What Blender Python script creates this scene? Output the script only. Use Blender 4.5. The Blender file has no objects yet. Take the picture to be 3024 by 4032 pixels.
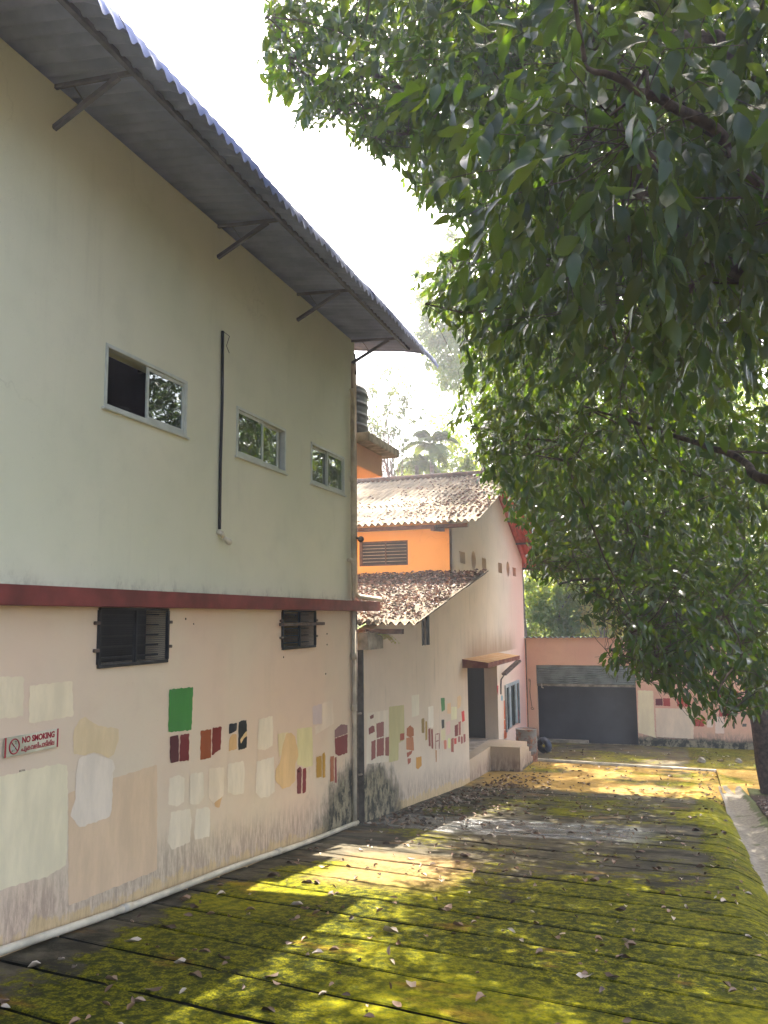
import bpy, bmesh, math, random
import numpy as np
from mathutils import Vector, Matrix
rnd = random.Random(7)
rng = np.random.default_rng(11)
S = bpy.context.scene
COL = S.collection
# ---------------------------------------------------------------- camera
# world: z=0 is eye level, the long wall is the plane x=0, the ramp runs away along +y
CAM = np.array([4.6, 0.0, 0.0]); FPX = 3300.93
MC = np.array([[0.94642, 0.32278, -0.010118], [-0.050342, 0.116515, -0.991912], [-0.31899, 0.939275, 0.126521]])
cd = bpy.data.cameras.new('camera'); cam = bpy.data.objects.new('camera', cd); COL.objects.link(cam)
R3 = Matrix((MC[0], -MC[1], -MC[2])).transposed()
cam.matrix_world = Matrix.Translation(CAM) @ R3.to_4x4()
cd.sensor_width = 36; cd.sensor_height = 36; cd.sensor_fit = 'AUTO'; cd.lens = FPX / 4032 * 36
cd.clip_start = 0.05; cd.clip_end = 3000
S.camera = cam
# ---------------------------------------------------------------- light
SUN = Vector((-0.11, 1.0, 1.35)).normalized()
w = bpy.data.worlds.new('World'); S.world = w; w.use_nodes = True
nt = w.node_tree; nt.nodes.clear()
sky = nt.nodes.new('ShaderNodeTexSky'); sky.sky_type = 'NISHITA'; sky.sun_disc = False
sky.sun_elevation = math.asin(SUN.z); sky.sun_rotation = math.atan2(SUN.x, SUN.y)
sky.air_density = 1.0; sky.dust_density = 6.0; sky.ozone_density = 0.6; sky.altitude = 0
bg = nt.nodes.new('ShaderNodeBackground'); bg.inputs[1].default_value = 0.115
wo = nt.nodes.new('ShaderNodeOutputWorld')
nt.links.new(sky.outputs[0], bg.inputs[0]); nt.links.new(bg.outputs[0], wo.inputs[0])
sd = bpy.data.lights.new('sun', 'SUN'); sd.energy = 4.4; sd.angle = math.radians(0.53); sd.color = (1.0, 0.93, 0.82)
so = bpy.data.objects.new('sun', sd); COL.objects.link(so)
so.rotation_euler = SUN.to_track_quat('Z', 'Y').to_euler(); so.location = (0, 60, 60)
S.view_settings.view_transform = 'Standard'; S.view_settings.look = 'None'
S.view_settings.gamma = 1; S.view_settings.use_curve_mapping = False
S.view_settings.exposure = 2.9
S.render.engine = 'CYCLES'
S.cycles.max_bounces = 8; S.cycles.diffuse_bounces = 4; S.cycles.glossy_bounces = 3
S.cycles.transmission_bounces = 5; S.cycles.transparent_max_bounces = 8; S.cycles.volume_bounces = 0
S.cycles.use_denoising = True; S.cycles.sample_clamp_indirect = 6

# ---------------------------------------------------------------- helpers
def proj(P):
    c = (np.asarray(P, float) - CAM) @ MC.T
    z = np.where(np.abs(c[..., 2]) < 1e-6, 1e-6, c[..., 2])
    return 1512 + FPX * c[..., 0] / z, 2016 + FPX * c[..., 1] / z, c[..., 2]
def at(u, v, d):
    c = np.array([(u - 1512) / FPX, (v - 2016) / FPX, 1.0]); r = MC.T @ c
    return CAM + r / np.linalg.norm(r) * d
def gz(y):                                   # ramp height along y
    y = np.asarray(y, float)
    return np.where(y < 18.9, -1.83 - .1 * y, np.where(y < 24.0, -3.72 - .23 * (y - 18.9) / 5.1, -3.95))
class MB:
    def __init__(s): s.v = []; s.f = []; s.m = []
    def add(s, vs, fs, mi=0):
        o = len(s.v); s.v += [tuple(map(float, p)) for p in vs]
        s.f += [tuple(i + o for i in f) for f in fs]; s.m += [mi] * len(fs); return s
    def quad(s, a, b, c, d, mi=0): return s.add([a, b, c, d], [(0, 1, 2, 3)], mi)
    def box(s, x0, x1, y0, y1, z0, z1, mi=0, bev=0.0):
        if bev <= 0:
            return s.add([(x, y, z) for x in (x0, x1) for y in (y0, y1) for z in (z0, z1)],
                     [(0, 1, 3, 2), (4, 6, 7, 5), (0, 4, 5, 1), (2, 3, 7, 6), (0, 2, 6, 4), (1, 5, 7, 3)], mi)
        bm = bmesh.new(); bmesh.ops.create_cube(bm, size=1)
        for q in bm.verts: q.co = Vector(((x0 + x1) / 2 + q.co.x * (x1 - x0), (y0 + y1) / 2 + q.co.y * (y1 - y0), (z0 + z1) / 2 + q.co.z * (z1 - z0)))
        bmesh.ops.bevel(bm, geom=bm.edges[:], offset=min(bev, .45 * min(x1 - x0, y1 - y0, z1 - z0)), segments=2, affect='EDGES')
        bm.verts.index_update(); r = s.add([q.co[:] for q in bm.verts], [[q.index for q in f.verts] for f in bm.faces], mi); bm.free(); return r
    def tube(s, pts, r, n=8, mi=0, cap=True):
        pts = [Vector(p) for p in pts]; rs = r if hasattr(r, '__len__') else [r] * len(pts)
        o = len(s.v); up = Vector((0, 0, 1)); nv = None
        for i, p in enumerate(pts):
            t = (pts[min(i + 1, len(pts) - 1)] - pts[max(i - 1, 0)]).normalized()
            if nv is None:
                nv = t.cross(up if abs(t.z) < .9 else Vector((1, 0, 0))).normalized()
            else:
                nv = (nv - t * nv.dot(t)).normalized()
            b = t.cross(nv)
            for k in range(n):
                a = 2 * math.pi * k / n; q = p + (nv * math.cos(a) + b * math.sin(a)) * rs[i]
                s.v.append(tuple(q))
        for i in range(len(pts) - 1):
            for k in range(n):
                s.f.append((o + i * n + k, o + i * n + (k + 1) % n, o + (i + 1) * n + (k + 1) % n, o + (i + 1) * n + k)); s.m.append(mi)
        if cap:
            s.f.append(tuple(o + k for k in range(n))[::-1]); s.f.append(tuple(o + (len(pts) - 1) * n + k for k in range(n))); s.m += [mi, mi]
        return s
    def beam(s, a, b, w_, h_, mi=0):
        a, b = Vector(a), Vector(b); t = (b - a).normalized()
        sd_ = t.cross(Vector((0, 0, 1)) if abs(t.z) < .95 else Vector((0, 1, 0))).normalized(); u_ = sd_.cross(t)
        vs = [p + sd_ * w_ / 2 * i + u_ * h_ / 2 * j for p in (a, b) for i, j in ((-1, -1), (1, -1), (1, 1), (-1, 1))]
        return s.add(vs, [(0, 1, 2, 3), (7, 6, 5, 4), (0, 4, 5, 1), (1, 5, 6, 2), (2, 6, 7, 3), (3, 7, 4, 0)], mi)
    def mesh(s, name, mats, smooth=False, fix=False):
        me = bpy.data.meshes.new(name); me.from_pydata(s.v, [], s.f)
        for m in (mats if isinstance(mats, (list, tuple)) else [mats]): me.materials.append(m)
        if any(s.m): me.polygons.foreach_set('material_index', s.m)
        if smooth: me.polygons.foreach_set('use_smooth', [True] * len(me.polygons))
        if fix:
            bm = bmesh.new(); bm.from_mesh(me); bmesh.ops.recalc_face_normals(bm, faces=bm.faces); bm.to_mesh(me); bm.free()
        me.update(); return me
    def obj(s, name, mats, parent=None, smooth=False, fix=True):
        return link(name, s.mesh(name, mats, smooth, fix), parent)
def link(name, me, parent=None, mw=None):
    o = bpy.data.objects.new(name, me); COL.objects.link(o)
    if parent is not None:
        o.parent = parent; o.matrix_parent_inverse = PINV.get(parent.name, Matrix.Identity(4))
    if mw is not None: o.matrix_basis = mw
    return o
PINV = {}
def tag(o, label=None, cat=None, group=None, kind=None):
    if label: o['label'] = label
    if cat: o['category'] = cat
    if group: o['group'] = group
    if kind: o['kind'] = kind
    return o
def thing(name, loc, label, cat, group=None):
    o = bpy.data.objects.new(name, None); COL.objects.link(o); o.location = loc
    PINV[o.name] = Matrix.Translation(-Vector(loc)); return tag(o, label, cat, group)

# ---------------------------------------------------------------- materials
def sr(c, k=1.0):
    f = lambda x: (x / 255 / 12.92) if x / 255 <= .04045 else ((x / 255 + .055) / 1.055) ** 2.4
    return tuple(min(.9, f(x) * k) for x in c)
class G:
    def __init__(s, name):
        s.m = bpy.data.materials.new(name); s.m.use_nodes = True; s.t = s.m.node_tree; s.t.nodes.clear()
        s.o = s.t.nodes.new('ShaderNodeOutputMaterial'); s._p = None
    def n(s, k, **a):
        x = s.t.nodes.new(k)
        for q, v in a.items(): setattr(x, q, v)
        return x
    def L(s, a, b):
        if isinstance(a, bpy.types.NodeSocket): s.t.links.new(a, b)
        else:
            if isinstance(a, tuple) and len(a) == 3 and len(b.default_value) == 4: a = a + (1,)
            b.default_value = a
    def pos(s):
        if s._p is None:
            g = s.n('ShaderNodeNewGeometry'); q = s.n('ShaderNodeSeparateXYZ'); s.L(g.outputs['Position'], q.inputs[0])
            s._p = (g.outputs['Position'], q.outputs[0], q.outputs[1], q.outputs[2], g)
        return s._p
    def sc(s, x, y, z, src=None):
        m = s.n('ShaderNodeMapping'); s.L(src or s.pos()[0], m.inputs[0]); m.inputs['Scale'].default_value = (x, y, z); return m.outputs[0]
    def noise(s, scale, vec=None, det=4, rough=.55, dist=0):
        q = s.n('ShaderNodeTexNoise'); s.L(vec or s.pos()[0], q.inputs['Vector']); q.inputs['Scale'].default_value = scale
        q.inputs['Detail'].default_value = det; q.inputs['Roughness'].default_value = rough; q.inputs['Distortion'].default_value = dist; return q.outputs[0]
    def op(s, o, a, b=0.0, c=0.0, clamp=False):
        q = s.n('ShaderNodeMath', operation=o, use_clamp=clamp)
        s.L(a, q.inputs[0]); s.L(b, q.inputs[1]); s.L(c, q.inputs[2]); return q.outputs[0]
    def mr(s, x, a, b, c=0.0, d=1.0):
        q = s.n('ShaderNodeMapRange', interpolation_type='SMOOTHSTEP'); s.L(x, q.inputs[0])
        for i, v in enumerate((a, b, c, d)): s.L(v, q.inputs[i + 1])
        return q.outputs[0]
    def mix(s, f, a, b, mode='MIX'):
        q = s.n('ShaderNodeMix', data_type='RGBA', blend_type=mode); s.L(f, q.inputs[0]); s.L(a, q.inputs[6]); s.L(b, q.inputs[7]); return q.outputs[2]
    def island(s):
        return s.pos()[4].outputs['Random Per Island']
    def bump(s, h, st=.3, dist=.01, nrm=None):
        q = s.n('ShaderNodeBump'); s.L(h, q.inputs['Height']); q.inputs['Strength'].default_value = st; q.inputs['Distance'].default_value = dist
        if nrm is not None: s.L(nrm, q.inputs['Normal'])
        return q.outputs[0]
    def bsdf(s, col, rough=.7, spec=.3, metal=0.0, nrm=None, **kw):
        b = s.n('ShaderNodeBsdfPrincipled'); s.L(col, b.inputs['Base Color']); s.L(rough, b.inputs['Roughness'])
        s.L(spec, b.inputs['Specular IOR Level']); s.L(metal, b.inputs['Metallic'])
        if nrm is not None: s.L(nrm, b.inputs['Normal'])
        s.b = b; return b.outputs[0]
    def out(s, sh): s.t.links.new(sh, s.o.inputs[0]); return s.m
def simple(name, col, rough=.6, spec=.3, metal=0, var=.25, scale=6, bump=.15, bscale=80):
    g = G(name); n1 = g.noise(scale, det=6); dark = tuple(c * (1 - var) for c in col); lite = tuple(min(1, c * (1 + var)) for c in col)
    c = g.mix(g.mr(n1, .3, .7), dark, lite)
    return g.out(g.bsdf(c, rough, spec, metal, g.bump(g.noise(bscale, det=3), bump, .004)))
def plaster(name, base, base2, stain=.5, foot=None, dirt=(.13, .10, .075), streak=.25, tan=(.62, .45, .25), axis='y', mold=None, tint_smear=False, band=None):
    g = G(name); P, x, y, z, _ = g.pos()
    a = y if axis == 'y' else x
    n1 = g.noise(.55, det=5); n2 = g.noise(2.3, det=6, rough=.6)
    c = g.mix(g.mr(n1, .35, .65), base, base2)
    c = g.mix(g.mr(n2, .45, .8, 0, .22), c, tuple(k * .72 for k in base))
    # vertical rain streaks
    st = g.op('MULTIPLY', g.noise(1.0, g.sc(6, 6, .5), det=8, rough=.7), g.mr(g.noise(.8, det=4), .3, .6, .7, 1.06))
    c = g.mix(g.mr(st, .52, .8, 0, streak), c, tuple(k * .45 for k in base2))
    fine = g.noise(45, det=3)
    c = g.mix(g.mr(fine, .62, .75, 0, .25), c, tuple(k * .6 for k in base))
    if foot is not None:
        slope, off = foot
        h = g.op('SUBTRACT', z, g.op('ADD', g.op('MULTIPLY', a, slope), off))
        nf = g.noise(1.0, g.sc(3.2, 3.2, 1.6), det=9, rough=.72); ns = g.noise(1.0, g.sc(16, 16, 3.5), det=7, rough=.75)
        hh = g.op('ADD', h, g.op('MULTIPLY', g.op('SUBTRACT', nf, .5), .5))
        m1 = g.op('MULTIPLY', g.mr(hh, .68, .20), g.mr(ns, .38, .60, .15, 1), clamp=True)
        c = g.mix(g.op('MULTIPLY', m1, stain), c, (.24, .16, .12))
        m2 = g.mr(g.op('ADD', hh, g.op('MULTIPLY', g.noise(9, det=5), .18)), .26, .20)
        c = g.mix(m2, c, g.mix(g.mr(ns, .4, .7, 0, .6), tan, (.30, .20, .11)))
        if mold:
            for c0, rad, hgt in mold:
                da = g.op('ABSOLUTE', g.op('SUBTRACT', a, c0))
                arch = g.op('SQRT', g.op('ADD', g.op('POWER', g.op('DIVIDE', da, rad), 2.0), g.op('POWER', g.op('DIVIDE', g.op('MAXIMUM', h, 0.0), hgt), 2.0)))
                arch = g.op('ADD', arch, g.op('MULTIPLY', g.op('SUBTRACT', g.noise(2.4, g.sc(1, 1, .7), det=8, rough=.7), .5), 1.1))
                mk = g.mr(arch, 1.05, .70)
                pe = g.noise(1.0, g.sc(5, 5, 3.6), det=9, rough=.75)
                mc = g.mix(g.mr(pe, .42, .58), (.02, .022, .016), (.30, .25, .16))
                c = g.mix(mk, c, g.mix(g.mr(arch, .92, .6), (.07, .065, .045), mc))
    if band:
        bm_ = g.op('MULTIPLY', g.mr(g.op('ADD', z, g.op('MULTIPLY', g.noise(1.0, g.sc(2.5, 2.5, 1.5), det=8, rough=.75), -.55)), band + .16, band - .12), g.mr(g.noise(1.0, g.sc(9, 9, 5), det=8, rough=.8), .42, .6))
        c = g.mix(g.op('MULTIPLY', bm_, .6), c, (.14, .12, .08))
    if tint_smear:
        c = g.mix(g.op('MULTIPLY', g.mr(g.op('ADD', y, g.op('MULTIPLY', g.noise(.9, det=4), 2.0)), 24.2, 28.2), .75), c, (.78, .42, .33))  # pinker towards the far end of the gable wall
        up = g.op('MULTIPLY', g.mr(z, -.98, -.93), g.mr(g.op('ADD', z, g.op('MULTIPLY', g.noise(1.0, g.sc(5, 5, .8), det=7, rough=.7), .9)), .25, -.55))
        al = g.op('MULTIPLY', g.mr(y, 18.6, 20.4), g.mr(y, 26.6, 24.8))
        c = g.mix(g.op('MULTIPLY', g.op('MULTIPLY', up, al), .8), c, (.34, .20, .11))
    # hairline cracks and old patch repairs
    vo = g.n('ShaderNodeTexVoronoi', feature='DISTANCE_TO_EDGE'); g.L(.42, vo.inputs['Scale'])
    wv = g.n('ShaderNodeVectorMath', operation='ADD'); g.L(P, wv.inputs[0]); nn_ = g.n('ShaderNodeTexNoise'); g.L(P, nn_.inputs['Vector']); nn_.inputs['Scale'].default_value = 2.2; nn_.inputs['Detail'].default_value = 8; g.L(nn_.outputs['Color'], wv.inputs[1]); g.L(wv.outputs[0], vo.inputs['Vector'])
    c = g.mix(g.op('MULTIPLY', g.mr(vo.outputs['Distance'], .006, .001), g.mr(g.noise(.35, det=3), .55, .65, 0, .14)), c, tuple(k * .35 for k in base))
    b = g.bump(g.noise(3, det=5), .25, .02); b = g.bump(g.noise(120, det=3), .12, .004, b)
    return g.out(g.bsdf(c, .88, .2, 0, b))

M = {}
M['plaster_upper'] = plaster('plaster_upper', (.63, .63, .48), (.68, .66, .51), streak=.13, band=-.02)
M['plaster_lower'] = plaster('plaster_lower', (.70, .52, .38), (.68, .55, .40), foot=(-.1, -1.83), stain=.6, streak=.10, mold=[(12.3, 1.7, 1.05)])
M['plaster_rear'] = plaster('plaster_rear', (.66, .54, .42), (.72, .58, .45), foot=(-.1, -1.83), stain=.6, streak=.5, mold=[(12.9, 1.6, .95)], tint_smear=True)
M['plaster_orange'] = plaster('plaster_orange', (.88, .46, .12), (.9, .52, .17), streak=.12)
M['plaster_salmon'] = plaster('plaster_salmon', (.74, .40, .27), (.78, .47, .30), foot=(0.0, -4.0), stain=.9, streak=.12, axis='x', mold=[(4.5, 6.5, .34)], tan=(.10, .08, .045))
M['plaster_dark'] = simple('plaster_dark', (.03, .028, .024), .95, .1, var=.6, scale=9)
M['red_oxide'] = simple('red_oxide', (.17, .035, .03), .6, .3, var=.3, scale=3)
M['alu'] = simple('aluminium_frame', (.52, .54, .50), .45, .4, .2, var=.1, bump=.03)
M['dark_iron'] = simple('dark_iron', (.025, .025, .028), .6, .4, .3)
M['iron'] = simple('rusty_iron', (.12, .085, .07), .65, .4, .4, var=.5, scale=14)
M['soffit'] = simple('aged_sheet_underside', (.21, .24, .40), .8, .2, var=.22, scale=1.8)  # blue of the lens flare veil is mixed into the sheet colour
M['black_plastic'] = simple('black_plastic', (.012, .012, .014), .5, .4, var=.2)
M['black_paint_and_shade'] = simple('black_paint_and_shade', (.012, .012, .012), .5, .4, var=.6, scale=30)  # black frames; also stands for the shade inside openings
M['pvc'] = simple('pvc_pipe', (.50, .44, .34), .5, .4, var=.22, scale=5)
M['pvc_old'] = simple('weathered_pvc', (.42, .36, .27), .6, .3, var=.3, scale=4)
M['concrete'] = simple('rough_concrete', (.27, .23, .17), .9, .2, var=.45, scale=5, bump=.5, bscale=40)
M['concrete_warm'] = simple('platform_concrete', (.42, .33, .25), .85, .2, var=.35, scale=3, bump=.3)
M['interior'] = simple('dark_interior', (.022, .022, .03), .9, .1, var=.3, scale=1)
M['wood'] = simple('dark_wood', (.09, .045, .03), .7, .2, var=.4, scale=12)
M['red_sheet'] = simple('red_roof_sheet', (.62, .09, .05), .6, .3, var=.15, scale=3)
M['bark'] = simple('bark', (.055, .038, .028), .95, .1, var=.6, scale=14, bump=.9, bscale=35)
M['bark_pale'] = simple('bark_pale', (.16, .13, .10), .9, .1, var=.4, scale=12, bump=.6)
M['blue_grey'] = simple('blue_grey_paint', (.33, .37, .37), .5, .4, var=.2)
M['shutter'] = simple('galvanised_shutter', (.20, .22, .20), .5, .4, .3, var=.3, scale=3)
M['opening_gloom'] = simple('opening_dark', (.028, .032, .042), .6, .3, var=.25, scale=1.5)
M['tyre'] = simple('tyre_rubber', (.02, .02, .02), .8, .2)
M['tarp'] = simple('blue_tarpaulin', (.045, .055, .08), .5, .4, var=.4)
def mk_patch(col):
    key = 'paint_%d_%d_%d' % col
    if key in M: return M[key]
    g = G(key); pale = min(col) > 140 and max(col) - min(col) < 40; c = sr(col, 1.42 if pale else (1.28 if min(col) > 98 else 1.02)); c = (c[0] * (1.04 if pale else 1), c[1] * (.95 if pale else 1), c[2] * .90); n_ = g.noise(1.0, g.sc(5, 5, 1.5), det=6, rough=.65)
    M[key] = g.out(g.bsdf(g.mix(g.mr(n_, .3, .75), tuple(k * .88 for k in c), tuple(min(.9, k * 1.06) for k in c)), .7, .3, 0, g.bump(g.noise(90, det=3), .12, .004)))
    return M[key]
def mk_glass():
    g = G('window_glass'); fr = g.n('ShaderNodeFresnel'); fr.inputs[0].default_value = 1.5
    gl = g.n('ShaderNodeBsdfGlossy'); gl.inputs['Roughness'].default_value = .02; gl.inputs['Color'].default_value = (.95, 1, .97, 1)
    n_ = g.noise(1.2, det=2); g.L(g.bump(n_, .12, .03), gl.inputs['Normal'])
    tr = g.n('ShaderNodeBsdfTransparent'); tr.inputs[0].default_value = (.25, .3, .28, 1)
    df = g.n('ShaderNodeBsdfDiffuse'); df.inputs[0].default_value = (.10, .12, .10, 1)
    m1 = g.n('ShaderNodeMixShader'); m1.inputs[0].default_value = .45; g.L(tr.outputs[0], m1.inputs[1]); g.L(df.outputs[0], m1.inputs[2])
    m2 = g.n('ShaderNodeMixShader'); g.L(g.op('ADD', fr.outputs[0], .18, clamp=True), m2.inputs[0]); g.L(m1.outputs[0], m2.inputs[1]); g.L(gl.outputs[0], m2.inputs[2])
    return g.out(m2.outputs[0])
M['glass'] = mk_glass()
def mk_leaf(name, dark, lite, trans, tf=.38, rough=.34, brown=0.0, gloss=.5):
    g = G(name); isl = g.island(); oi = g.n('ShaderNodeObjectInfo').outputs['Random']
    r = g.op('FRACT', g.op('ADD', isl, oi))
    c = g.mix(r, dark, lite)
    if brown: c = g.mix(g.mr(r, 1 - brown, 1 - brown + .01), c, (.30, .17, .05))
    b = g.bsdf(c, rough, gloss, 0, g.bump(g.noise(30, det=2), .15, .01))
    t = g.n('ShaderNodeBsdfTranslucent'); r2 = g.op('FRACT', g.op('MULTIPLY', r, 7.3))
    g.L(g.mix(r2, trans, (min(1, trans[0] * 1.7), trans[1] * 1.1, trans[2])), t.inputs[0])
    m = g.n('ShaderNodeMixShader'); m.inputs[0].default_value = tf; g.L(b, m.inputs[1]); g.L(t.outputs[0], m.inputs[2])
    return g.out(m.outputs[0])
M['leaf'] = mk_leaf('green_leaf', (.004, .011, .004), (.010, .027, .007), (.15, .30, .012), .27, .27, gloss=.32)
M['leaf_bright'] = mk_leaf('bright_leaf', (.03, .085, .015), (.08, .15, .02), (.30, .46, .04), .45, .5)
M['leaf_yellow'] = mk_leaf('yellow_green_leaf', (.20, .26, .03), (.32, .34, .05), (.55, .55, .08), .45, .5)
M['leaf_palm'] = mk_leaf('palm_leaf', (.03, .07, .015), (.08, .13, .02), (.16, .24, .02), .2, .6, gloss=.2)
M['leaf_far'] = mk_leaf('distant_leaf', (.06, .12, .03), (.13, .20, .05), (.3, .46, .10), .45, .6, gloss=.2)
def mk_dry(name, a, b, c3):
    g = G(name); isl = g.island(); oi = g.n('ShaderNodeObjectInfo').outputs['Random']; r = g.op('FRACT', g.op('ADD', isl, oi))
    c = g.mix(g.mr(r, .0, .55), a, b); c = g.mix(g.mr(r, .68, .9), c, c3)
    sh = g.bsdf(c, .6, .35); return g.out(sh)
M['dry'] = mk_dry('dry_leaf', (.06, .032, .02), (.24, .14, .085), (.50, .40, .31))
M['dry_purple'] = mk_dry('dry_roof_leaf', (.05, .03, .025), (.19, .10, .085), (.42, .31, .26))
def mk_roof():
    g = G('asbestos_cement_sheet'); P, x, y, z, _ = g.pos()
    n1 = g.noise(.7, det=6, rough=.65); n2 = g.noise(1.0, g.sc(8, 1.2, 1.2), det=6, rough=.7)
    c = g.mix(g.mr(n2, .35, .65), (.15, .115, .075), (.075, .06, .042))
    c = g.mix(g.mr(n1, .5, .75, 0, .9), c, (.07, .065, .05))
    c = g.mix(g.mr(g.noise(3, det=6, rough=.7), .58, .72, 0, .7), c, (.20, .17, .03))
    return g.out(g.bsdf(c, .9, .2, 0, g.bump(g.noise(70, det=4), .5, .01)))
M['roof'] = mk_roof()
def mk_ramp():
    g = G('mossy_concrete'); P, x, y, z, _ = g.pos()
    nA = g.noise(.5, det=7, rough=.6, dist=.4); nB = g.noise(2.2, g.sc(1, 1.4, 1), det=8, rough=.65); nC = g.noise(14, det=6, rough=.7); nD = g.noise(60, det=4, rough=.7)
    conc = g.mix(g.mr(nB, .35, .65), (.032, .028, .017), (.125, .105, .07))
    conc = g.mix(g.mr(nC, .5, .8, 0, .6), conc, (.05, .042, .03))
    # moss amount: strong in the near part and along the right edge, weak by the wall
    near = g.mr(g.op('ADD', y, g.op('MULTIPLY', g.noise(.45, det=3), 3.0)), 13.0, 9.0); edge = g.mr(x, 4.5, 5.1); wallf = g.mr(g.op('ADD', x, g.op('MULTIPLY', nA, 1.2)), .5, 1.5)
    far = g.op('MULTIPLY', g.mr(y, 13.4, 14.6), .50)
    amt = g.op('MAXIMUM', g.op('MULTIPLY', g.op('MAXIMUM', g.op('MAXIMUM', near, far), .43), wallf), edge)
    field = g.op('ADD', g.op('MULTIPLY', nA, .45), g.op('ADD', g.op('MULTIPLY', nB, .35), g.op('MULTIPLY', nC, .20)))
    th = g.op('SUBTRACT', .66, g.op('MULTIPLY', amt, .30))
    mm = g.mr(field, g.op('SUBTRACT', th, .035), g.op('ADD', th, .045))
    moss = g.mix(g.mr(nC, .40, .62), (.026, .032, .003), (.19, .175, .003)); moss = g.mix(g.mr(nD, .42, .60, 0, .75), moss, (.014, .02, .002))
    moss = g.mix(g.mr(g.noise(.9, det=5), .35, .5), tuple_moss, moss) if False else g.mix(g.mr(nA, .42, .66), moss, g.mix(g.mr(nC, .3, .7), (.07, .08, .003), (.26, .23, .004)))
    c = g.mix(mm, conc, moss)
    # orange lichen / laterite soil
    nO = g.noise(.8, g.sc(1, 1.8, 1), det=6, rough=.65)
    flat = g.op('MULTIPLY', g.mr(y, 18.6, 19.2), g.mr(y, 24.3, 23.7, .15, 1.0))
    om = g.op('MULTIPLY', g.mr(nO, .58, .68), g.op('ADD', .45, g.op('MULTIPLY', flat, .45)))
    c = g.mix(om, c, g.mix(g.mr(nC, .3, .7), (.20, .085, .012), (.32, .16, .03)))
    c = g.mix(g.op('MULTIPLY', flat, g.mr(g.noise(.7, det=7, rough=.65), .40, .54, 0, .85)), c, g.mix(g.mr(nC, .3, .7), (.32, .18, .03), (.46, .30, .10)))
    sun_beige = g.op('MULTIPLY', g.mr(g.op('ABSOLUTE', g.op('SUBTRACT', y, 9.2)), 1.2, .5), g.mr(g.op('ABSOLUTE', g.op('SUBTRACT', x, g.op('ADD', 1.2, g.op('MULTIPLY', nA, .8)))), .9, .5))  # warm sun patch painted into the ramp colour
    c = g.mix(g.op('MULTIPLY', sun_beige, .75), c, g.mix(g.mr(nC, .3, .7), (.19, .12, .045), (.30, .20, .09)))
    # wet pale band with standing film of water
    wv = g.op('ADD', g.op('ABSOLUTE', g.op('SUBTRACT', y, g.op('ADD', 12.9, g.op('MULTIPLY', x, .06)))), g.op('MULTIPLY', g.op('SUBTRACT', g.noise(1.6, det=6, rough=.7), .5), 1.4))
    wet = g.op('MULTIPLY', g.mr(wv, .95, .55), g.mr(x, 4.5, 3.7))
    c = g.mix(g.op('MULTIPLY', wet, .85), c, g.mix(g.mr(nB, .45, .6), (.03, .03, .028), (.17, .18, .19)))
    rough = g.op('SUBTRACT', .92, g.op('MULTIPLY', wet, .70))
    h = g.op('ADD', g.op('MULTIPLY', nD, .5), g.op('ADD', g.op('MULTIPLY', nC, .8), g.op('MULTIPLY', mm, .9)))
    b = g.bump(h, .8, .02); b = g.bump(g.noise(1.5, det=4), .3, .06, b)
    return g.out(g.bsdf(c, rough, g.op('ADD', .06, g.op('MULTIPLY', wet, .5)), 0, b))
M['ramp'] = mk_ramp()
def mk_soil():
    g = G('leafy_soil'); n1 = g.noise(6, det=7, rough=.7); n2 = g.noise(40, det=4)
    c = g.mix(g.mr(n1, .35, .65), (.03, .02, .014), (.08, .055, .038)); c = g.mix(g.mr(n2, .55, .7, 0, .6), c, (.19, .14, .10))
    c = g.mix(g.mr(g.noise(.4, det=5), .55, .65, 0, .7), c, (.07, .09, .02))
    return g.out(g.bsdf(c, .95, .1, 0, g.bump(g.op('ADD', n1, n2), 1, .03)))
M['soil'] = mk_soil()
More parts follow.
